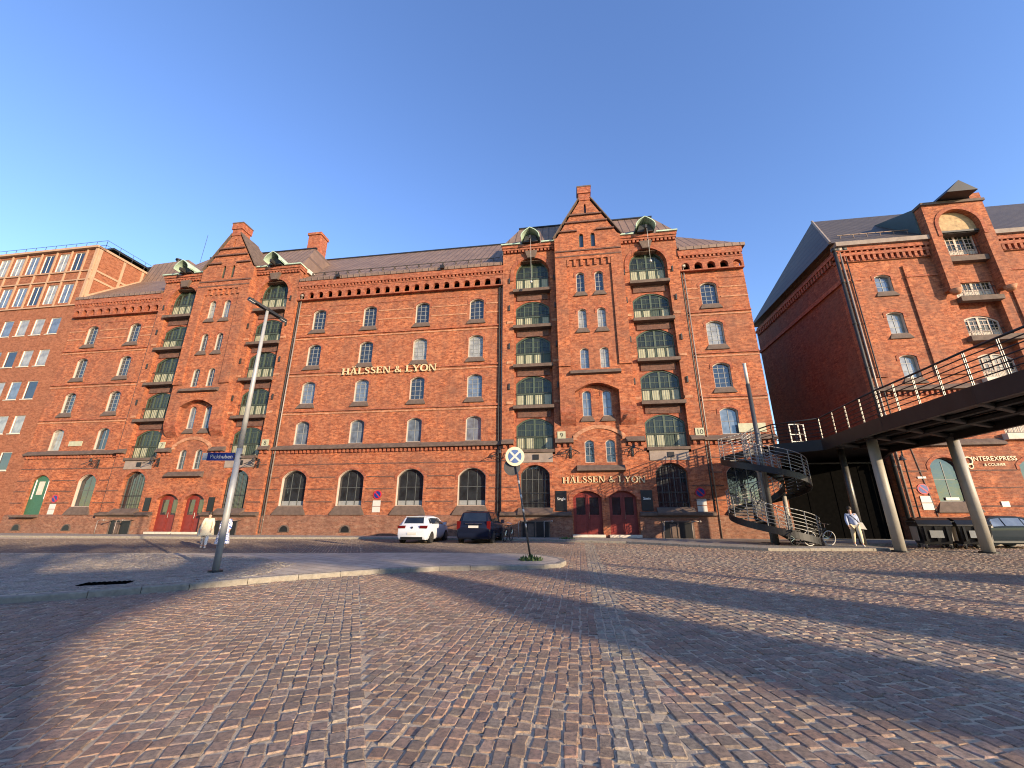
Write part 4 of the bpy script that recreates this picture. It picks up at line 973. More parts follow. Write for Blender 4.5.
m.tube((16.6-FO.x, 9-FO.y, ZT-.3), (18.4-FO.x, 22-FO.y, ZT-.3), .13, 6); m.tube((15.2-FO.x, 9-FO.y, ZT-.3), (16.9-FO.x, 20-FO.y, ZT-.3), .10, 6)
m.build('cross_beam', M['steel_dark'], fb)
def railing(ps, parent, z0, h=1.12, step=1.25, name='railing', org=FO):
    m = MB(); wires = MB(); top = MB(); pts = [Vector((p[0]-org.x, p[1]-org.y, p[2] if len(p) > 2 else z0)) for p in ps]
    for a, b in zip(pts[:-1], pts[1:]):
        L = (b-a).length; q = max(1, round(L/step))
        for i in range(q+1):
            p = a.lerp(b, i/q); d = (b-a).normalized(); n = Vector((-d.y, d.x, 0))
            for o in (-.03, .03): c = p + d*o; m.box(c.x-.009, c.x+.009, c.y-.016, c.y+.016, p.z-.15, p.z+h)
        for k in range(1, 6): wires.tube(a+Vector((0, 0, h*k/6)), b+Vector((0, 0, h*k/6)), .021, 5)
        top.tube(a+Vector((0, 0, h)), b+Vector((0, 0, h)), .036, 6)
    r = m.build(name, M['steel'], parent); wires.build('wires', M['steel_dark'], r); top.build('handrail', M['steel_dark'], r, True)
    return r
railing(near[1:], fb, ZT+.06); railing(far_[3:], fb, ZT+.06)
# a gate-like barrier on the landing
m = MB()
for x in (15.6, 16.1, 16.4): m.box(x-FO.x-.03, x-FO.x+.03, 22.72-FO.y, 22.78-FO.y, ZT, ZT+1.15)
for z in (.15, .55, 1.12): m.box(15.6-FO.x, 16.4-FO.x, 22.73-FO.y, 22.77-FO.y, ZT+z, ZT+z+.05)
m.build('landing_gate', M['stair_steel'], fb)
for x, y, r_, mm in ((16.69, 18.95, .21, 'column'), (19.93, 18.45, .21, 'column'), (17.6, 22.0, .15, 'steel')):
    cm = MB().tube((x-FO.x, y-FO.y, 0), (x-FO.x, y-FO.y, ZT-.2), r_, 20).build('column', M[mm], fb, True)
    MB().tube((x-FO.x, y-FO.y, 0), (x-FO.x, y-FO.y, .06), r_*1.5, 20).build('base_plate', M['steel_dark'], cm)
    MB().tube((x-FO.x, y-FO.y, ZT-.45), (x-FO.x, y-FO.y, ZT-.2), r_*.8, 12, r_*1.5).build('capital', M['steel_dark'], cm)

# ================================================================ spiral staircase
SC = Vector((13.55, 22.45)); SR = 1.98
ss = empty('spiral_staircase', (SC.x, SC.y, 0), 0, 'grey steel spiral staircase winding up to the footbridge landing', 'staircase')
def spiral():
    th0, th1, Z1 = R(-30), R(-665), ZT
    def pt(t, r, dz=0): a = th0+(th1-th0)*t; return Vector((r*math.cos(a), r*math.sin(a), .12+(Z1-.12)*t+dz))
    n = 33
    for i in range(n):
        t0, t1 = i/n, (i+1)/n; m = MB(); a = [pt(t0, .85), pt(t0, SR-.05), pt(t1+.006, SR-.05), pt(t1+.006, .85)]; z = .12+(Z1-.12)*(i+1)/n
        m.add([(p.x, p.y, z-.05) for p in a] + [(p.x, p.y, z) for p in a], [(3, 2, 1, 0), (4, 5, 6, 7), (0, 1, 5, 4), (1, 2, 6, 5), (2, 3, 7, 6), (3, 0, 4, 7)])
        m.build('tread', M['steel_dark'], ss)
    K = 132
    for r_, nm in ((SR, 'outer_stringer'), (.8, 'inner_stringer')):
        m = MB(); vs = []; fs = []
        for i in range(K+1):
            p, q = pt(i/K, r_-.03), pt(i/K, r_+.03)
            vs += [(p.x, p.y, p.z-.20), (q.x, q.y, q.z-.20), (q.x, q.y, q.z+.12), (p.x, p.y, p.z+.12)]
        for i in range(K):
            for j in range(4): fs.append((i*4+j, i*4+(j+1) % 4, i*4+4+(j+1) % 4, i*4+4+j))
        m.add(vs, fs).build(nm, M['steel_dark'], ss)
    for r_ in (SR, .8):
        rl = MB(); hr = MB(); ps = MB()
        for k in range(1, 6): rl.path([pt(i/66, r_, .12+k*.165) for i in range(67)], .015, 4)
        hr.path([pt(i/100, r_, 1.15) for i in range(101)], .025, 6)
        for i in range(0, 27, 1): p = pt(i/26, r_); ps.tube((p.x, p.y, p.z+.05), (p.x, p.y, p.z+1.15), .022, 5)
        o = ps.build('railing', M['stair_steel'], ss); rl.build('wires', M['stair_steel'], o); hr.build('handrail', M['stair_steel'], o, True)
    MB().tube((1.05, .35, .1), (1.05, .35, 3.0), .11, 12).build('support_post', M['column'], ss, True)
    MB().tube((-.2, .0, .1), (-.2, .0, ZT), .1, 12).build('support_post', M['stair_steel'], ss, True)
    MB().box(-.3, 1.4, -.3, .9, .0, .13).build('footing', M['stone'], ss)
spiral()
mp_ = empty('mast', (13.03, 21.6, .1), 0, 'tall slim grey mast with a pale top standing inside the spiral staircase', 'mast')
MB().tube((0, 0, 0), (0, 0, 8.297), .125, 14, .105).build('pole', M['steel'], mp_, True)
MB().tube((0, 0, 8.3), (0, 0, 9.45), .085, 12).tube((0, 0, 9.45), (0, 0, 9.5), .1, 12).build('pole_top', M['white'], mp_, True)

# ================================================================ street lamp with the street-name sign
sl = empty('street_lamp', (-7.68, 11.58, KH), 0, 'slim steel street lamp with two flat lamp arms and blue street-name plate', 'street lamp')
MB().tube((0, 0, 0), (0, 0, 3.2), .085, 16, .075).tube((0, 0, 3.2), (0, 0, 7.55), .073, 16, .042).build('pole', M['lamp_paint'], sl, True)
MB().tube((0, 0, 0), (0, 0, .05), .17, 16).build('base_collar', M['iron'], sl)
def arm(d, L):
    o = MB()
    d = Vector((d[0], d[1], d[2])).normalized(); n = Vector((-d.y, d.x, 0)).normalized()*.06
    a, b = Vector((0, 0, 7.55)), Vector((0, 0, 7.55))+d*L; u = Vector((0, 0, .045))
    o.add([a-n-u, a+n-u, b+n*1.3-u*.6, b-n*1.3-u*.6, a-n+u, a+n+u, b+n*1.3+u*.6, b-n*1.3+u*.6], [(0, 3, 2, 1), (4, 5, 6, 7), (0, 1, 5, 4), (1, 2, 6, 5), (2, 3, 7, 6), (3, 0, 4, 7)])
    h = o.build('lamp_arm', M['steel_dark'], sl)
    c = a+d*L*.68; e = a+d*L*.98
    MB().add([c-n-u, c+n-u, e+n-u*.9, e-n-u*.9, c-n-u*1.25, c+n-u*1.25, e+n-u*1.2, e-n-u*1.2], [(0, 1, 2, 3), (7, 6, 5, 4), (0, 4, 5, 1), (1, 5, 6, 2), (2, 6, 7, 3), (3, 7, 4, 0)]).build('lamp_lens', M['white'], h)
arm((-.30, -.42, .13), .60); arm((.28, .62, -.10), .66)
M['sign_blue'] = simple('sign_blue_enamel', (.012, .03, .16), .35, var=.05)
M['sign_red'] = simple('sign_red_enamel', (.45, .02, .03), .35, var=.05)
sg = MB().box(-.86, -.10, -.012, .012, 2.86, 3.08).build('street_name_plate', M['sign_blue'], sl)
put('plate_lettering', text_mesh('plate_lettering', 'Pickhuben', .155, M['white'], .002), sg, (-.46, -.0165, 2.965))
MB().box(-1.0, -.87, -.011, .011, 2.87, 3.07).build('number_plate', M['white'], sg)
MB().box(-.11, .1, -.03, .03, 2.9, 2.94).box(-.11, .1, -.03, .03, 3.0, 3.04).build('bracket', M['steel'], sl)

# ================================================================ leaning no-stopping sign on the kerb tip
ts = empty('traffic_sign', (.62, 14.5, KH), 0, 'round blue no-stopping sign with white cross on a leaning striped pole at the kerb tip', 'traffic sign')
tl = Vector((-.52, 0, 3.36))
m = MB().tube((0, 0, -.05), tl, .034, 10); m.build('pole', M['steel'], ts, True)
m = MB()
for k in range(4): a = tl*(.30+.14*k); m.tube(a, a+tl*.035, .036, 10)
m.build('pole_band', M['white'], ts, True)
def disc(mb, c, r, y0, y1, n=36): return mb.add([(c[0]+r*math.cos(2*math.pi*i/n), y, c[2]+r*math.sin(2*math.pi*i/n)) for y in (y0, y1) for i in range(n)], [tuple(range(n)), tuple(range(2*n-1, n-1, -1))] + [(i, i+n, (i+1) % n+n, (i+1) % n) for i in range(n)])
M['sign_cream'] = simple('overexposed_ring', (.58, .52, .36), .4, var=.06)  # overexposed look painted in: ring as cream, cross as white
M['sign_blue_pale'] = simple('overexposed_blue', (.07, .12, .27), .4, var=.15)  # blue lightened for the same overexposed look
dcen = (tl.x, 0, tl.z)
ds = disc(MB(), dcen, .335, -.05, -.035).build('sign_disc', M['sign_cream'], ts)
disc(MB(), dcen, .235, -.056, -.051).build('blue_field', M['sign_blue_pale'], ds)
m = MB()
for s_ in (-1, 1):
    d = Vector((math.cos(R(45)), math.sin(R(45))*s_)); n = Vector((-d.y, d.x))*.034; q = .235
    m.prism([(dcen[0]-d.x*q-n.x, dcen[2]-d.y*q-n.y), (dcen[0]+d.x*q-n.x, dcen[2]+d.y*q-n.y), (dcen[0]+d.x*q+n.x, dcen[2]+d.y*q+n.y), (dcen[0]-d.x*q+n.x, dcen[2]-d.y*q+n.y)], -.063-.003*s_, -.0575)
m.build('white_cross', M['white'], ds)
disc(MB(), (tl.x-.10, 0, tl.z-.36), .29, .04, .055).build('second_disc', M['steel'], ts)
# weeds round the foot of the pole
def tuft(name, loc, n, rad, h, label, cat, group=None):
    vs = []; fs = []
    for i in range(n):
        a = random.uniform(0, 6.28); r = rad*math.sqrt(random.random()); x, y = r*math.cos(a), r*math.sin(a)*.6; hh = h*random.uniform(.35, 1)*(1.15-r/rad*.7); b = random.uniform(0, 6.28)
        dx, dy = math.cos(b)*.018, math.sin(b)*.018; lx, ly = random.gauss(0, .25)*hh, random.gauss(0, .25)*hh; o = len(vs)
        vs += [(x-dx, y-dy, 0), (x+dx, y+dy, 0), (x+dx*1.2+lx*.5, y+dy*1.2+ly*.5, hh*.6), (x-dx*1.2+lx*.5, y-dy*1.2+ly*.5, hh*.6), (x+lx, y+ly, hh)]
        fs += [(o, o+1, o+2, o+3), (o+3, o+2, o+4)]
    return tag(MB().add(vs, fs).build(name, M['leaf'], None, loc=loc), label, cat, group)
tuft('weed_clump', (.6, 14.42, KH-.01), 170, .42, .24, 'low green weeds growing round the foot of the leaning sign pole', 'weeds')
tuft('weed_clump', (3.35, 26.55, KH-.01), 120, .5, .18, 'thin weeds along the kerb left of the left red door', 'weeds')

# ================================================================ wall signs and brackets on the facade
def no_parking(s, o, z, label, plates=2):
    p = W(s, o, 0); r = empty('no_parking_sign', (p.x, p.y, z), -FA, label, 'road sign', 'no-parking signs on the walls')
    d = disc(MB(), (0, 0, 0), .31, -.03, -.004).build('sign_disc', M['sign_red'], r)
    disc(MB(), (0, 0, 0), .245, -.036, -.031).build('blue_field', M['sign_blue'], d)
    MB().prism([(-.2, .15), (-.15, .2), (.2, -.15), (.15, -.2)], -.042, -.0365).build('red_bar', M['sign_red'], d)
    for k in range(plates): MB().box(-.29, .29, -.025, -.004, -.78-.42*k, -.40-.42*k).build('supplementary_plate', M['white'], r)
    return r
no_parking(-37.13, .01, 2.72, 'no-parking sign with pale plate between the green door and the end window')
no_parking(-9.72, .01, 2.87, 'no-parking sign with two plates on the long wall behind the white car')
no_parking(12.15, .355, 2.86, 'no-parking sign with two plates beside the shaded window near the spiral staircase')
no_parking(25.02, .01, 2.98, 'no-parking sign with two plates on the right-hand warehouse behind the dark bins')
def bracket(s, o, z, label):
    p = W(s, o, 0); r = empty('wall_bracket', (p.x, p.y, z), -FA, label, 'wall bracket', 'wrought iron brackets on the facade')
    MB().box(-.07, .07, -.04, -.004, -.35, .35).build('wall_plate', M['iron'], r)
    m = MB()
    for sx in (-1, 1):
        m.path([(0, -.03, .28), (sx*.35, -.45, .12), (sx*.62, -.75, -.12)], .026, 5); m.path([(0, -.03, -.3), (sx*.3, -.35, -.05), (sx*.62, -.75, -.12)], .02, 5)
        m.torus((sx*.26, -.28, .02), .11, .016, 'y', 14, 5)
    m.build('scroll_arm', M['iron'], r)
    MB().path([(0, -.03, .3), (0, -.5, .42), (0, -.62, .34)], .022, 5).tube((0, -.62, .34), (0, -.62, .12), .05, 8, .13).build('lamp_shade', M['iron'], r)
    return r
bracket(-34.0, .01, 5.45, 'iron wall bracket above the arched window next to the green door')
bracket(-28.0, .36, 5.4, 'iron wall bracket between the left bay and the narrow windows of the left tower')
bracket(-19.3, .36, 5.2, 'iron wall bracket at the right corner of the left tower beside the downpipe')
bracket(-.75, .01, 5.45, 'iron wall bracket left of the right tower above the dark van')
bracket(4.1, .36, 5.5, 'iron wall bracket above the gilt lettering, left of the paired entrance windows')
bracket(8.2, .36, 5.55, 'iron wall bracket above the gilt lettering, right of the paired entrance windows')

# ================================================================ cars
def car(name, loc, yaw, L, Wd, stations, paint, label, van=False, kit=None):
    """stations: x, z bottom, z belt, z top, half width at belt, half width at top; car points to +x"""
    r = empty(name, loc, yaw, label, 'car')
    st = stations; vs = []; fs = []; prof = []
    for x, zb, zs, zt, hb, ht in st:
        p = [(hb*.88, zb), (hb*.97, zb+.10), (hb, zb+(zs-zb)*.5), (hb*.985, zs), (hb*.94, zs+.012), (ht+.03, zt-.035), (ht-.10, zt), (ht*.4, zt+.012)]
        ring = [(x, y, z) for y, z in p] + [(x, -y, z) for y, z in p[::-1]]; prof.append(ring); vs += ring
    n = 16
    for i in range(len(st)-1):
        for j in range(n): fs.append((i*n+j, i*n+(j+1) % n, (i+1)*n+(j+1) % n, (i+1)*n+j))
    fs += [tuple(range(n))[::-1], tuple(range((len(st)-1)*n, len(st)*n))]
    body = MB().add(vs, fs).build('body', M[paint], r, True)
    md = body.modifiers.new('edge', 'EDGE_SPLIT'); md.split_angle = R(38)
    def surf(i, f, j0, j1, g):         # a point on the skin between stations i,i+1 and ring points j0,j1
        a = Vector(prof[i][j0]).lerp(Vector(prof[i+1][j0]), f); b = Vector(prof[i][j1]).lerp(Vector(prof[i+1][j1]), f); return a.lerp(b, g)
    def pane(nm, i0, f0, i1, f1, j0, j1, g0, g1, m_, off, par, top=None):
        a, b, c, d = surf(i0, f0, j0, j1, g0), surf(i1, f1, j0, j1, g0), surf(i1, f1 if top is None else top[1], j0, j1, g1), surf(i0, f0 if top is None else top[0], j0, j1, g1)
        nrm = (b-a).cross(d-a).normalized(); cen = (a+b+c+d)/4
        if nrm.dot(cen-Vector((cen.x*.5, 0, .7))) < 0: nrm = -nrm
        v = [p+nrm*off for p in (a, b, c, d)] + [p-nrm*.01 for p in (a, b, c, d)]
        return MB().add(v, [(0, 1, 2, 3), (7, 6, 5, 4), (0, 4, 5, 1), (1, 5, 6, 2), (2, 6, 7, 3), (3, 7, 4, 0)]).build(nm, M[m_], par)
    kit(r, body, pane, surf, prof)
    return r
def wheel(r, x, y, rad, wd=.2, rim='steel'):
    w_ = MB(); w_.tube((x, y-wd/2, rad), (x, y+wd/2, rad), rad, 26)
    o = w_.build('wheel', M['rubber'], r); s_ = 1 if y > 0 else -1
    MB().tube((x, y+s_*(wd/2-.02), rad), (x, y+s_*(wd/2+.012), rad), rad*.64, 22).build('rim', M[rim], o)
    m = MB()
    for k in range(5):
        a = 2*math.pi*k/5; c = Vector((x+rad*.38*math.cos(a), 0, rad+rad*.38*math.sin(a))); m.tube((c.x, y+s_*(wd/2+.0125), c.z), (c.x, y+s_*(wd/2+.016), c.z), rad*.13, 8)
    m.build('rim_hole', M['black'], o)
    return o
def arch_ring(r, x, y, rad):
    s_ = 1 if y > 0 else -1
    MB().tube((x, y-.10*s_, rad*1.02), (x, y+.012*s_, rad*1.02), rad*1.13, 26).build('wheel_arch', M['black'], r)
def hatch_kit(r, body, pane, surf, prof):
    pane('rear_window', 4, .08, 4, .93, 7, 8, -.55, 1.55, 'glass_car', .014, body)
    for j0, j1 in ((3, 5), (12, 10)):
        pane('side_window', 6, .15, 7, .50, j0, j1, .16, .86, 'glass_car', .012, body)
        pane('side_window', 7, .58, 8, .80, j0, j1, .16, .86, 'glass_car', .012, body, (.58, .55))
        pane('quarter_window', 5, .35, 6, .06, j0, j1, .22, .82, 'glass_car', .012, body, (.75, .06))
    for s_ in (-1, 1):
        MB().box(-2.02, -1.80, *sorted((s_*.42, s_*.845)), .80, .94).build('tail_lamp', M['lamp_red'], body)
        MB().box(.78, 1.0, *sorted((s_*.86, s_*1.0)), .93, 1.07).build('mirror', M['paint_white'], body)
        for x in (-1.27, 1.28): arch_ring(r, x, s_*.855, .31); wheel(r, x, s_*.80, .31)
        MB().tube((-.55, s_*.885, .80), (-.35, s_*.885, .80), .016, 6).build('door_handle', M['paint_white'], body)
    MB().box(-2.055, -1.85, -.62, .62, .22, .36).build('bumper_insert', M['black'], body)
    MB().box(-2.06, -1.9, -.26, .26, .47, .59).build('number_plate', M['white'], body)
    MB().tube((-2.04, 0, .84), (-2.0, 0, .84), .06, 14).build('badge', M['chrome'], body)
    MB().box(-1.62, -1.42, -.55, .55, 1.405, 1.43).build('roof_spoiler', M['paint_white'], body)
hst = [(-2.03, .30, .62, .66, .74, .62), (-2.00, .24, .70, .78, .82, .70), (-1.92, .20, .88, .90, .86, .72), (-1.88, .20, .92, .95, .87, .70), (-1.82, .20, .94, 1.01, .875, .68), (-1.56, .20, .95, 1.38, .885, .58), (-1.30, .20, .95, 1.425, .89, .58), (-.30, .20, .94, 1.445, .89, .59), (.55, .20, .93, 1.36, .89, .58), (1.08, .20, .92, .99, .88, .66), (1.60, .20, .84, .88, .86, .66), (1.92, .24, .72, .76, .80, .62), (2.02, .32, .58, .62, .70, .54)]
pc = Vector((-5.17, 25.85, .0))
car('parked_car', pc, R(90-9), 4.06, 1.78, hst, 'paint_white', 'white hatchback parked tail out in front of the brick warehouse', kit=hatch_kit)
def van_kit(r, body, pane, surf, prof):
    pane('rear_window', 3, .08, 3, .95, 7, 8, -.6, 1.6, 'glass_car', .014, body)
    for j0, j1 in ((3, 5), (12, 10)):
        pane('side_window', 5, .05, 5, .93, j0, j1, .18, .88, 'glass_car', .012, body)
        pane('side_window', 6, .05, 6, .95, j0, j1, .18, .88, 'glass_car', .012, body)
        pane('side_window', 7, .02, 7, .80, j0, j1, .18, .88, 'glass_car', .012, body, (.02, .45))
    for s_ in (-1, 1):
        MB().box(-2.16, -1.98, *sorted((s_*.70, s_*.88)), .72, 1.14).build('tail_lamp', M['lamp_red'], body)
        MB().box(.95, 1.18, *sorted((s_*.89, s_*1.06)), .98, 1.18).build('mirror', M['paint_navy'], body)
        for x in (-1.33, 1.36): arch_ring(r, x, s_*.875, .32); wheel(r, x, s_*.82, .32)
    MB().box(-2.19, -2.05, -.45, .45, 1.0, 1.035).build('chrome_strip', M['chrome'], body)
    MB().box(-2.20, -2.08, -.26, .26, .80, .92).build('number_plate', M['white'], body)
    MB().box(-2.21, -2.0, -.80, .80, .36, .55).build('bumper', M['paint_navy'], body)
    MB().box(-1.2, 1.2, -.62, -.58, 1.66, 1.70).box(-1.2, 1.2, .58, .62, 1.66, 1.70).build('roof_rail', M['steel_dark'], body)
vst = [(-2.17, .34, .70, .76, .80, .70), (-2.14, .27, .86, .92, .86, .76), (-2.08, .24, .98, 1.02, .89, .74), (-2.04, .22, 1.02, 1.07, .895, .72), (-1.78, .22, 1.04, 1.56, .905, .66), (-1.60, .22, 1.04, 1.625, .91, .66), (-.70, .22, 1.03, 1.65, .91, .67), (.25, .22, 1.02, 1.61, .91, .66), (1.25, .22, .99, 1.06, .90, .70), (1.75, .22, .92, .96, .88, .70), (2.08, .27, .80, .84, .82, .66), (2.19, .36, .62, .66, .72, .56)]
car('parked_car', (-1.78, 25.9, 0), R(90-9), 4.4, 1.82, vst, 'paint_navy', 'dark navy people carrier parked tail out to the right of the white hatchback', kit=van_kit).scale = (1.0, 1.07, 1.03)
def sedan_kit(r, body, pane, surf, prof):
    pane('rear_window', 2, .1, 2, .95, 7, 8, -.55, 1.55, 'glass_car', .014, body); pane('windscreen', 6, .08, 6, .95, 7, 8, -.55, 1.55, 'glass_car', .014, body)
    for j0, j1 in ((3, 5), (12, 10)):
        pane('side_window', 4, .02, 4, .94, j0, j1, .14, .86, 'glass_sky', .012, body)
        pane('side_window', 5, .03, 6, .45, j0, j1, .14, .86, 'glass_sky', .012, body, (.03, .05))
        pane('side_window', 3, .35, 3, .95, j0, j1, .2, .8, 'glass_sky', .012, body, (.8, .95))
    for s_ in (-1, 1):
        MB().box(.78, .98, *sorted((s_*.88, s_*1.04)), .93, 1.07).build('mirror', M['steel'], body)
        MB().box(1.9, 2.16, *sorted((s_*.5, s_*.80)), .62, .76).build('headlight', M['lamp_clear'], body)
        MB().box(-2.2, -2.0, *sorted((s_*.5, s_*.82)), .74, .90).build('tail_lamp', M['lamp_red'], body)
        for x in (-1.35, 1.35): arch_ring(r, x, s_*.86, .32); wheel(r, x, s_*.81, .32)
        MB().box(-1.0, 1.0, *sorted((s_*.84, s_*.905)), .26, .34).build('side_skirt', M['black'], body)
    MB().box(2.1, 2.24, -.26, .26, .42, .53).build('number_plate', M['white'], body)
sst = [(-2.22, .34, .62, .68, .74, .60), (-2.16, .25, .82, .88, .84, .68), (-1.90, .22, .94, 1.0, .88, .70), (-1.35, .20, .95, 1.36, .89, .60), (-.75, .20, .95, 1.46, .895, .60), (.10, .20, .94, 1.47, .895, .60), (.45, .20, .93, 1.42, .895, .60), (1.22, .20, .92, 1.0, .88, .68), (1.80, .22, .83, .87, .85, .66), (2.12, .27, .70, .74, .78, .60), (2.22, .36, .56, .60, .68, .52)]
car('parked_car', (23.55, 21.4, 0), R(180-6), 4.44, 1.78, sst, 'paint_grey', 'slate grey car cut off by the right edge behind the bridge column', kit=sedan_kit)

# ================================================================ waste containers
def container(loc, rz, label):
    r = empty('waste_container', loc, rz, label, 'waste container', 'wheeled waste containers under the bridge')
    b = MB(); b.add([(-.5, -.42, .22), (.5, -.42, .22), (.5, .42, .22), (-.5, .42, .22), (-.6, -.52, 1.08), (.6, -.52, 1.08), (.6, .52, 1.08), (-.6, .52, 1.08)], [(0, 3, 2, 1), (4, 5, 6, 7), (0, 1, 5, 4), (1, 2, 6, 5), (2, 3, 7, 6), (3, 0, 4, 7)])
    for x in (-.4, 0, .4): b.box(x-.04, x+.04, -.545, -.44, .35, 1.0)
    bo = b.build('bin_body', M['black'], r)
    MB().box(-.63, .63, -.55, .55, 1.02, 1.079).build('rim', M['iron'], bo)
    MB().prism_x([(-.56, 1.083), (.56, 1.083), (.54, 1.2), (.30, 1.33), (-.1, 1.38), (-.42, 1.28)], -.63, .63).build('lid', M['black'], r)
    MB().tube((-.66, -.45, 1.2), (-.66, .45, 1.2), .03, 8).tube((.66, -.45, 1.2), (.66, .45, 1.2), .03, 8).build('handle', M['steel'], r)
    m = MB()
    for sx in (-1, 1):
        m.prism_x([(-.30, .35), (.30, .35), (.34, .98), (-.34, .98)], *sorted((sx*.60, sx*.635)))
    m.build('sunlit_end_panel', M['column'], r)  # sunlit bin ends painted as pale panels
    MB().box(-.26, .22, -.56, -.548, .5, .82).build('sticker', M['frame'], r)
    for sx in (-.45, .45):
        for sy in (-.34, .34):
            w_ = MB().tube((sx-.03, sy, .1), (sx+.03, sy, .1), .1, 12).build('castor', M['rubber'], r)
            MB().box(sx-.05, sx+.05, sy-.03, sy+.03, .1, .24).build('fork', M['column'], w_)
container((19.95, 20.75, 0), R(-22), 'black wheeled waste container left of the other, next to the bridge column')
container((21.55, 20.55, 0), R(-20), 'black wheeled waste container half hidden behind the right bridge column')

# ================================================================ bicycles
def bicycle(loc, rz, label, col, tyre='rubber', lean=.12):
    r = empty('bicycle', loc, rz, label, 'bicycle'); r.rotation_euler = (lean, 0, rz)
    for x in (-.52, .52):
        w_ = MB().torus((x, 0, .345), .325, .02, 'y', 30, 6).build('wheel', M[tyre], r, True)
        m = MB()
        for k in range(14): a = 2*math.pi*k/14; m.tube((x, 0, .345), (x+.31*math.cos(a), 0, .345+.31*math.sin(a)), .003, 3)
        m.build('spokes', M['chrome'], w_)
    m = MB(); bb = (-.08, 0, .29); se = (-.20, 0, .78); hd = (.36, 0, .82)
    m.tube(bb, se, .018, 6); m.tube(bb, hd, .02, 6); m.tube(se, (.34, 0, .74), .018, 6); m.tube(bb, (-.52, 0, .345), .013, 5); m.tube((-.19, 0, .72), (-.52, 0, .345), .012, 5); m.tube(hd, (.52, 0, .345), .016, 5)
    m.build('frame', M[col], r)
    MB().path([(.36, 0, .82), (.33, 0, 1.0), (.33, -.28, 1.03), (.2, -.3, 1.0)], .013, 5).path([(.33, 0, 1.0), (.33, .28, 1.03), (.2, .3, 1.0)], .013, 5).build('handlebar', M['chrome'], r)
    MB().ball((-.24, 0, .9), (.14, .08, .04), 10, 6).tube(se, (-.235, 0, .88), .014, 5).build('saddle', M['black'], r)
    MB().torus(bb, .09, .01, 'y', 18, 5).tube((-.08, -.07, .29), (-.02, -.09, .14), .01, 5).build('crank', M['iron'], r)
    MB().box(-.72, -.3, -.06, .06, .70, .73).build('carrier', M['iron'], r)
bicycle((14.55, 20.75, KH), R(8), 'bicycle with pale tyres leaning at the foot of the spiral staircase', 'iron', 'white')
bicycle((13.75, 20.7, KH), R(18), 'dark bicycle parked under the staircase behind the pale-tyred one', 'iron')
bicycle((-.25, 25.9, 0), R(70), 'dark bicycle parked between the navy people carrier and the downpipe', 'iron')

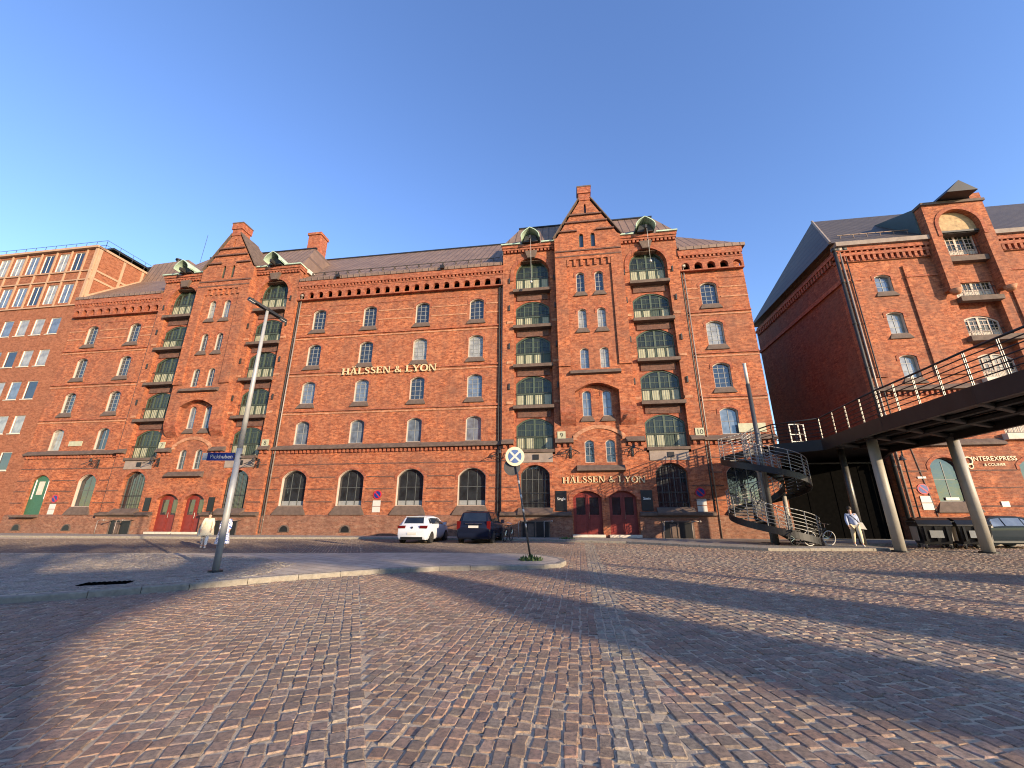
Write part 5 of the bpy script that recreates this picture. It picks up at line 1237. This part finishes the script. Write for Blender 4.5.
# ================================================================ people
def skin(name, pts, edges, m, parent, sub=2, flat=1.0):
    me = bpy.data.meshes.new(name); me.from_pydata([p[:3] for p in pts], edges, []); o = bpy.data.objects.new(name, me); C.objects.link(o)
    o.modifiers.new('s', 'SKIN'); sd_ = o.modifiers.new('u', 'SUBSURF'); sd_.levels = sub; sd_.render_levels = sub
    for v, p in zip(me.skin_vertices[0].data, pts): v.radius = (p[3], p[4] if len(p) > 4 else p[3])
    me.skin_vertices[0].data[0].use_root = True
    bpy.context.view_layer.update(); ev = o.evaluated_get(bpy.context.evaluated_depsgraph_get())
    nm = bpy.data.meshes.new_from_object(ev); bpy.data.objects.remove(o); bpy.data.meshes.remove(me)
    nm.materials.clear(); nm.materials.append(m); nm.polygons.foreach_set('use_smooth', [True]*len(nm.polygons)); nm.name = name
    return put(name, nm, parent)
def person(loc, rz, label, H, top, bottom, shoe, hair, lean=(0, 0), step=.2, skirt=None, skirt_rings=((1.0, .17), (.85, .21), (.55, .27), (.20, .33)), arms=((.05, .1), (-.05, .1)), bag=None, coat=False):
    """stands at the origin facing -y; lean shifts the shoulders, step is the stride, arms swing"""
    r = empty('person', loc, rz, label, 'person'); k = H/1.75; lx, ly = lean
    P = {}
    P['pel'] = (0, 0, .95, .13, .10); P['wai'] = (lx*.4, ly*.4, 1.10, .12, .09); P['che'] = (lx*.8, ly*.8, 1.32, .15, .10); P['nec'] = (lx, ly, 1.47, .05); P['hd0'] = (lx, ly-.015, 1.56, .07); P['hd1'] = (lx*1.05, ly-.02, 1.68, .085, .095)
    for s_, n in ((-1, 'l'), (1, 'r')):
        sw, bd = arms[0 if s_ < 0 else 1]
        P['sh'+n] = (lx*.95+s_*.18, ly*.95, 1.41, .055); P['el'+n] = (lx*.8+s_*.23, ly*.8-sw*.6, 1.14, .042); P['wr'+n] = (lx*.6+s_*.22, ly*.6-sw*1.2-bd, .92, .03)
        P['ha'+n] = (lx*.6+s_*.215, ly*.6-sw*1.3-bd-.02, .84, .03, .02)
        st = step*s_
        P['hi'+n] = (s_*.10, 0, .90, .095); P['kn'+n] = (s_*.10, -st*.55-.03, .50, .066); P['an'+n] = (s_*.10, -st*.95, .09, .042); P['to'+n] = (s_*.10, -st*.95-.14, .035, .033)
    names = list(P); pts = [tuple(x*k for x in P[n]) for n in names]; ix = {n: i for i, n in enumerate(names)}
    ed = [('pel', 'wai'), ('wai', 'che'), ('che', 'nec'), ('nec', 'hd0'), ('hd0', 'hd1')] + [e for n in 'lr' for e in (('che', 'sh'+n), ('sh'+n, 'el'+n), ('el'+n, 'wr'+n), ('wr'+n, 'ha'+n), ('pel', 'hi'+n), ('hi'+n, 'kn'+n), ('kn'+n, 'an'+n), ('an'+n, 'to'+n))]
    body = skin('body', pts, [(ix[a], ix[b]) for a, b in ed], M['skin'], r)
    g = lambda n, dr=0., f=1.: (P[n][0]*k, P[n][1]*k, P[n][2]*k, P[n][3]*k*f+dr)
    # top with sleeves
    tn = ['che', 'wai', 'pel', 'shl', 'ell', 'wrl', 'shr', 'elr', 'wrr', 'nec']
    tp = [(P['che'][0]*k, P['che'][1]*k, P['che'][2]*k, .20*k, .14*k), (P['wai'][0]*k, P['wai'][1]*k, P['wai'][2]*k, .185*k, .14*k), (0, 0, .88*k, .19*k, .15*k), g('shl', .02), g('ell', .022), g('wrl', .016), g('shr', .02), g('elr', .022), g('wrr', .016), (P['nec'][0]*k, P['nec'][1]*k, 1.445*k, .06*k)]
    skin('top', tp, [(0, 1), (1, 2), (0, 3), (3, 4), (4, 5), (0, 6), (6, 7), (7, 8), (0, 9)], M[top], body)
    if skirt or coat:
        skirt_m = skirt or top
        m = MB(); n = 20; rings = skirt_rings; vs = [((rr+.018*math.sin(i*2.1))*k*math.cos(2*math.pi*i/n), (rr*.8+.015*math.cos(i*3.3))*k*math.sin(2*math.pi*i/n), z*k) for z, rr in rings for i in range(n)]
        m.add(vs, [(a*n+i, a*n+(i+1) % n, (a+1)*n+(i+1) % n, (a+1)*n+i) for a in range(3) for i in range(n)]).build('skirt', M[skirt_m], body, True)
    if not skirt:
        bp = [(0, 0, .96*k, .15*k, .12*k)] + [q for n in 'lr' for q in (g('hi'+n, .022), g('kn'+n, .022), (P['an'+n][0]*k, P['an'+n][1]*k, .13*k, .058*k))]
        skin('trousers', bp, [(0, 1), (1, 2), (2, 3), (0, 4), (4, 5), (5, 6)], M[bottom], body)
    for n in 'lr':
        a, t = P['an'+n], P['to'+n]
        MB().ball(((a[0]+t[0])/2*k, (a[1]+t[1])/2*k-.01, .045*k), (.05*k, .14*k, .045*k), 10, 7).build('shoe', M[shoe], body, True)
    hx, hy, hz = (P['hd1'][0]*k, P['hd1'][1]*k, P['hd1'][2]*k)
    MB().ball((hx, hy+.030*k, hz+.02*k), (.104*k, .108*k, .118*k), 14, 10).build('hair', M[hair], body, True)
    m = MB(); m.ball((hx, hy-.10*k, hz-.055*k), (.016*k, .026*k, .022*k), 8, 6)
    m.build('nose', M['skin'], body, True)
    m = MB()
    for s_ in (-1, 1): m.ball((hx+s_*.033*k, hy-.088*k, hz-.03*k), (.014*k, .01*k, .009*k), 8, 6)
    m.build('eyes', M['black'], body)
    # five fingers on each hand
    for n, s_ in (('l', -1), ('r', 1)):
        hx_, hy_, hz_ = P['ha'+n][0]*k, P['ha'+n][1]*k, P['ha'+n][2]*k; m = MB()
        for q in range(4): y = hy_-.028+.018*q; Ln = (.075, .085, .08, .062)[q]; m.path([(hx_, y, hz_-.01), (hx_-s_*.006, y, hz_-Ln*.55), (hx_-s_*.022, y, hz_-Ln)], .0085, 6)
        m.path([(hx_-s_*.012, hy_-.03, hz_+.03), (hx_-s_*.025, hy_-.055, hz_), (hx_-s_*.025, hy_-.06, hz_-.03)], .0095, 6)
        m.build('fingers', M['skin'], body, True)
    if bag: bag(r, P, k)
    return r
M['shirt_blue'] = simple('pale_blue_shirt_cloth', (.36, .42, .58), .8, var=.1)
M['cloth_cream'] = simple('cream_cloth', (.60, .52, .36), .85, var=.12)
M['cloth_white'] = simple('white_cloth', (.62, .58, .50), .85, var=.08)
def pattern(name, a, b, sc, t_=.5):
    m, t, bs = mat(name); v = N(t, 'ShaderNodeTexVoronoi'); v.inputs['Scale'].default_value = sc; t.links.new(objvec(t), v.inputs['Vector'])
    t.links.new(ramp(t, v.outputs['Distance'], [(t_-.03, a), (t_+.03, b)]), bs.inputs['Base Color']); bs.inputs['Roughness'].default_value = .85; return m
M['cloth_pattern'] = pattern('blue_and_white_print', (.04, .08, .30), (.70, .70, .72), 12, .42)
M['cloth_floral'] = pattern('white_and_dark_print', (.10, .09, .12), (.72, .66, .58), 13, .34)
def shoulder_bag(r, P, k):
    b = MB().add([(.16, -.08, .78), (.42, -.06, .74), (.44, .10, .76), (.18, .12, .80), (.14, -.06, 1.06), (.32, -.05, 1.04), (.34, .08, 1.05), (.16, .1, 1.08)], [(0, 3, 2, 1), (4, 5, 6, 7), (0, 1, 5, 4), (1, 2, 6, 5), (2, 3, 7, 6), (3, 0, 4, 7)]).build('shoulder_bag', M['cloth_white'], None)
    b.location = r.location; b.rotation_euler = r.rotation_euler
    s_ = MB(); s_.path([(-.16, -.02, 1.47), (-.09, -.15, 1.38), (.06, -.17, 1.20), (.19, -.10, 1.04)], .02, 6); s_.path([(-.16, -.02, 1.47), (-.08, .12, 1.40), (.08, .15, 1.2), (.2, .08, 1.05)], .02, 6)
    s_.build('strap', M['iron'], b)
    tag(b, 'white striped shoulder bag on a dark strap hanging at the hip of the walker', 'bag')
person((16.15, 20.45, KH), R(-28), 'person in a pale blue shirt and cream trousers walking under the footbridge', 1.74, 'shirt_blue', 'cloth_cream', 'cloth_white', 'hair', (-.07, -.05), .30, arms=((.12, .02), (-.10, .06)), bag=shoulder_bag)
person((-14.75, 21.0, 0), R(30), 'person in a loose cream coat and printed trousers walking beside the lamp post', 1.62, 'cloth_cream', 'cloth_floral', 'cloth_white', 'hair', (.05, -.10), .24, coat=True, skirt_rings=((1.36, .17), (1.1, .26), (.85, .33), (.62, .36)), arms=((.25, .1), (.15, .1)))
person((-14.05, 21.25, 0), R(35), 'person in a blue and white printed dress half hidden behind the lamp post', 1.58, 'cloth_pattern', 'cloth_pattern', 'cloth_white', 'hair', (.04, -.05), .16, skirt='cloth_pattern', skirt_rings=((1.3, .17), (.95, .21), (.55, .28), (.20, .34)))

# ================================================================ behind the camera: added casters shaped for the long evening shadows, and trees
gwall = empty('shadow_caster_wall', (0, -25, 0), 0, 'added tall brick wall behind the viewer, outline shaped to cast the ground shadows', 'wall')
out = [(-60, 0), (24.15, 0), (23.95, 8.95), (24.7, 9.38), (26.3, 10.0), (27.6, 10.6), (29.0, 11.15), (30.4, 11.65), (32.5, 11.6), (32.1, 10.4), (31.1, 9.5), (30.9, 8.6), (30.9, 0), (33.9, 0), (33.4, 9.4), (33.6, 10.9), (33.3, 11.6), (32.3, 12.0), (27.6, 12.0), (26.6, 11.15), (24.5, 11.0), (22.8, 10.85), (22, 11.15), (-60, 11.15)]
plate('caster_wall', out, [], 0, .3, M['brick_trim'], gwall)  # made-up wall, outline drawn back from the shadow edges on the ground
pier = empty('shadow_caster_pier', (37.1, -25, 0), 0, 'added brick pier behind the viewer that casts a shadow band', 'pier')
MB().prism([(-1.4, 0), (1.7, 0), (1.35, 11.25), (-.8, 11.15), (-1.5, 9.8)], 0, .3).build('shaft', M['brick_trim'], pier)  # added caster for one shadow band, as is the wider pier below
MB().tube((41.1, -25, 0), (41.1, -25, 11.7), .17, 10).build('shadow_pole', M['steel'])  # added pole for one thin shadow line
tag(bpy.data.objects['shadow_pole'], 'grey pole added behind the viewer to cast a thin shadow', 'pole')
p2 = empty('shadow_caster_pier', (47.2, -25, 0), 0, 'added wide brick pier far to the right behind the viewer, casting a shadow band', 'pier')
MB().prism([(-1.9, 0), (1.6, 0), (1.8, 11.0), (-1.6, 11.2)], 0, .3).build('shaft', M['brick_trim'], p2)
def tree(loc, h0, h1, rad, n, label):
    r = empty('street_tree', loc, 0, label, 'tree', 'trees behind the viewer')
    m = MB().tube((0, 0, 0), (0, 0, h0), .28, 10, .2)
    for k in range(6): a = k*1.05; m.tube((0, 0, h0-1), (math.cos(a)*rad*.6, math.sin(a)*rad*.6, (h0+h1)/2), .12, 6, .04)
    m.build('trunk', M['bark'], r)
    vs = []; fs = []
    cl = [(random.gauss(0, .5)*rad, random.gauss(0, .4)*rad, random.uniform(h0, h1)) for _ in range(16)]
    for i in range(n):
        c = random.choice(cl); p = Vector((c[0]+random.gauss(0, rad*.17), c[1]+random.gauss(0, rad*.17), min(h1, max(h0-.6, c[2]+random.gauss(0, .45)))))
        u = Vector((random.gauss(0, 1), random.gauss(0, 1), random.gauss(0, 1))).normalized()*random.uniform(.12, .22); w_ = u.orthogonal().normalized()*u.length*.7; o = len(vs)
        vs += [p-u, p+w_, p+u, p-w_]; fs.append((o, o+1, o+2, o+3))
    MB().add(vs, fs).build('crown', M['leaf'], r)
for i, x in enumerate((-34, -28.5, -22, -16.5, -10, -4.5, 1.5, 7.5, 13, 19, 25.3, 35.0, 39.6)):
    tree((x, -27.5, 0), 12.9, 14.4, 3.3 if x < 20 else 4.8, 520 if x < 20 else 950, 'broad leafy street tree in the row behind the viewer')
bb = empty('light_blocking_building', (-45, -34, 0), 0, 'tall plain brick building added at the left behind the viewer to block sky light', 'building')
MB().box(-30, 18, -8, 8, -.1, 24).build('wall', M['brick_office'], bb)  # added block that hides the bright horizon to cut the fill light
MB().prism_x([(-8.4, 24.003), (8.4, 24.003), (0, 29)], -30.4, 18.4).build('roof', M['roof_dark'], bb)
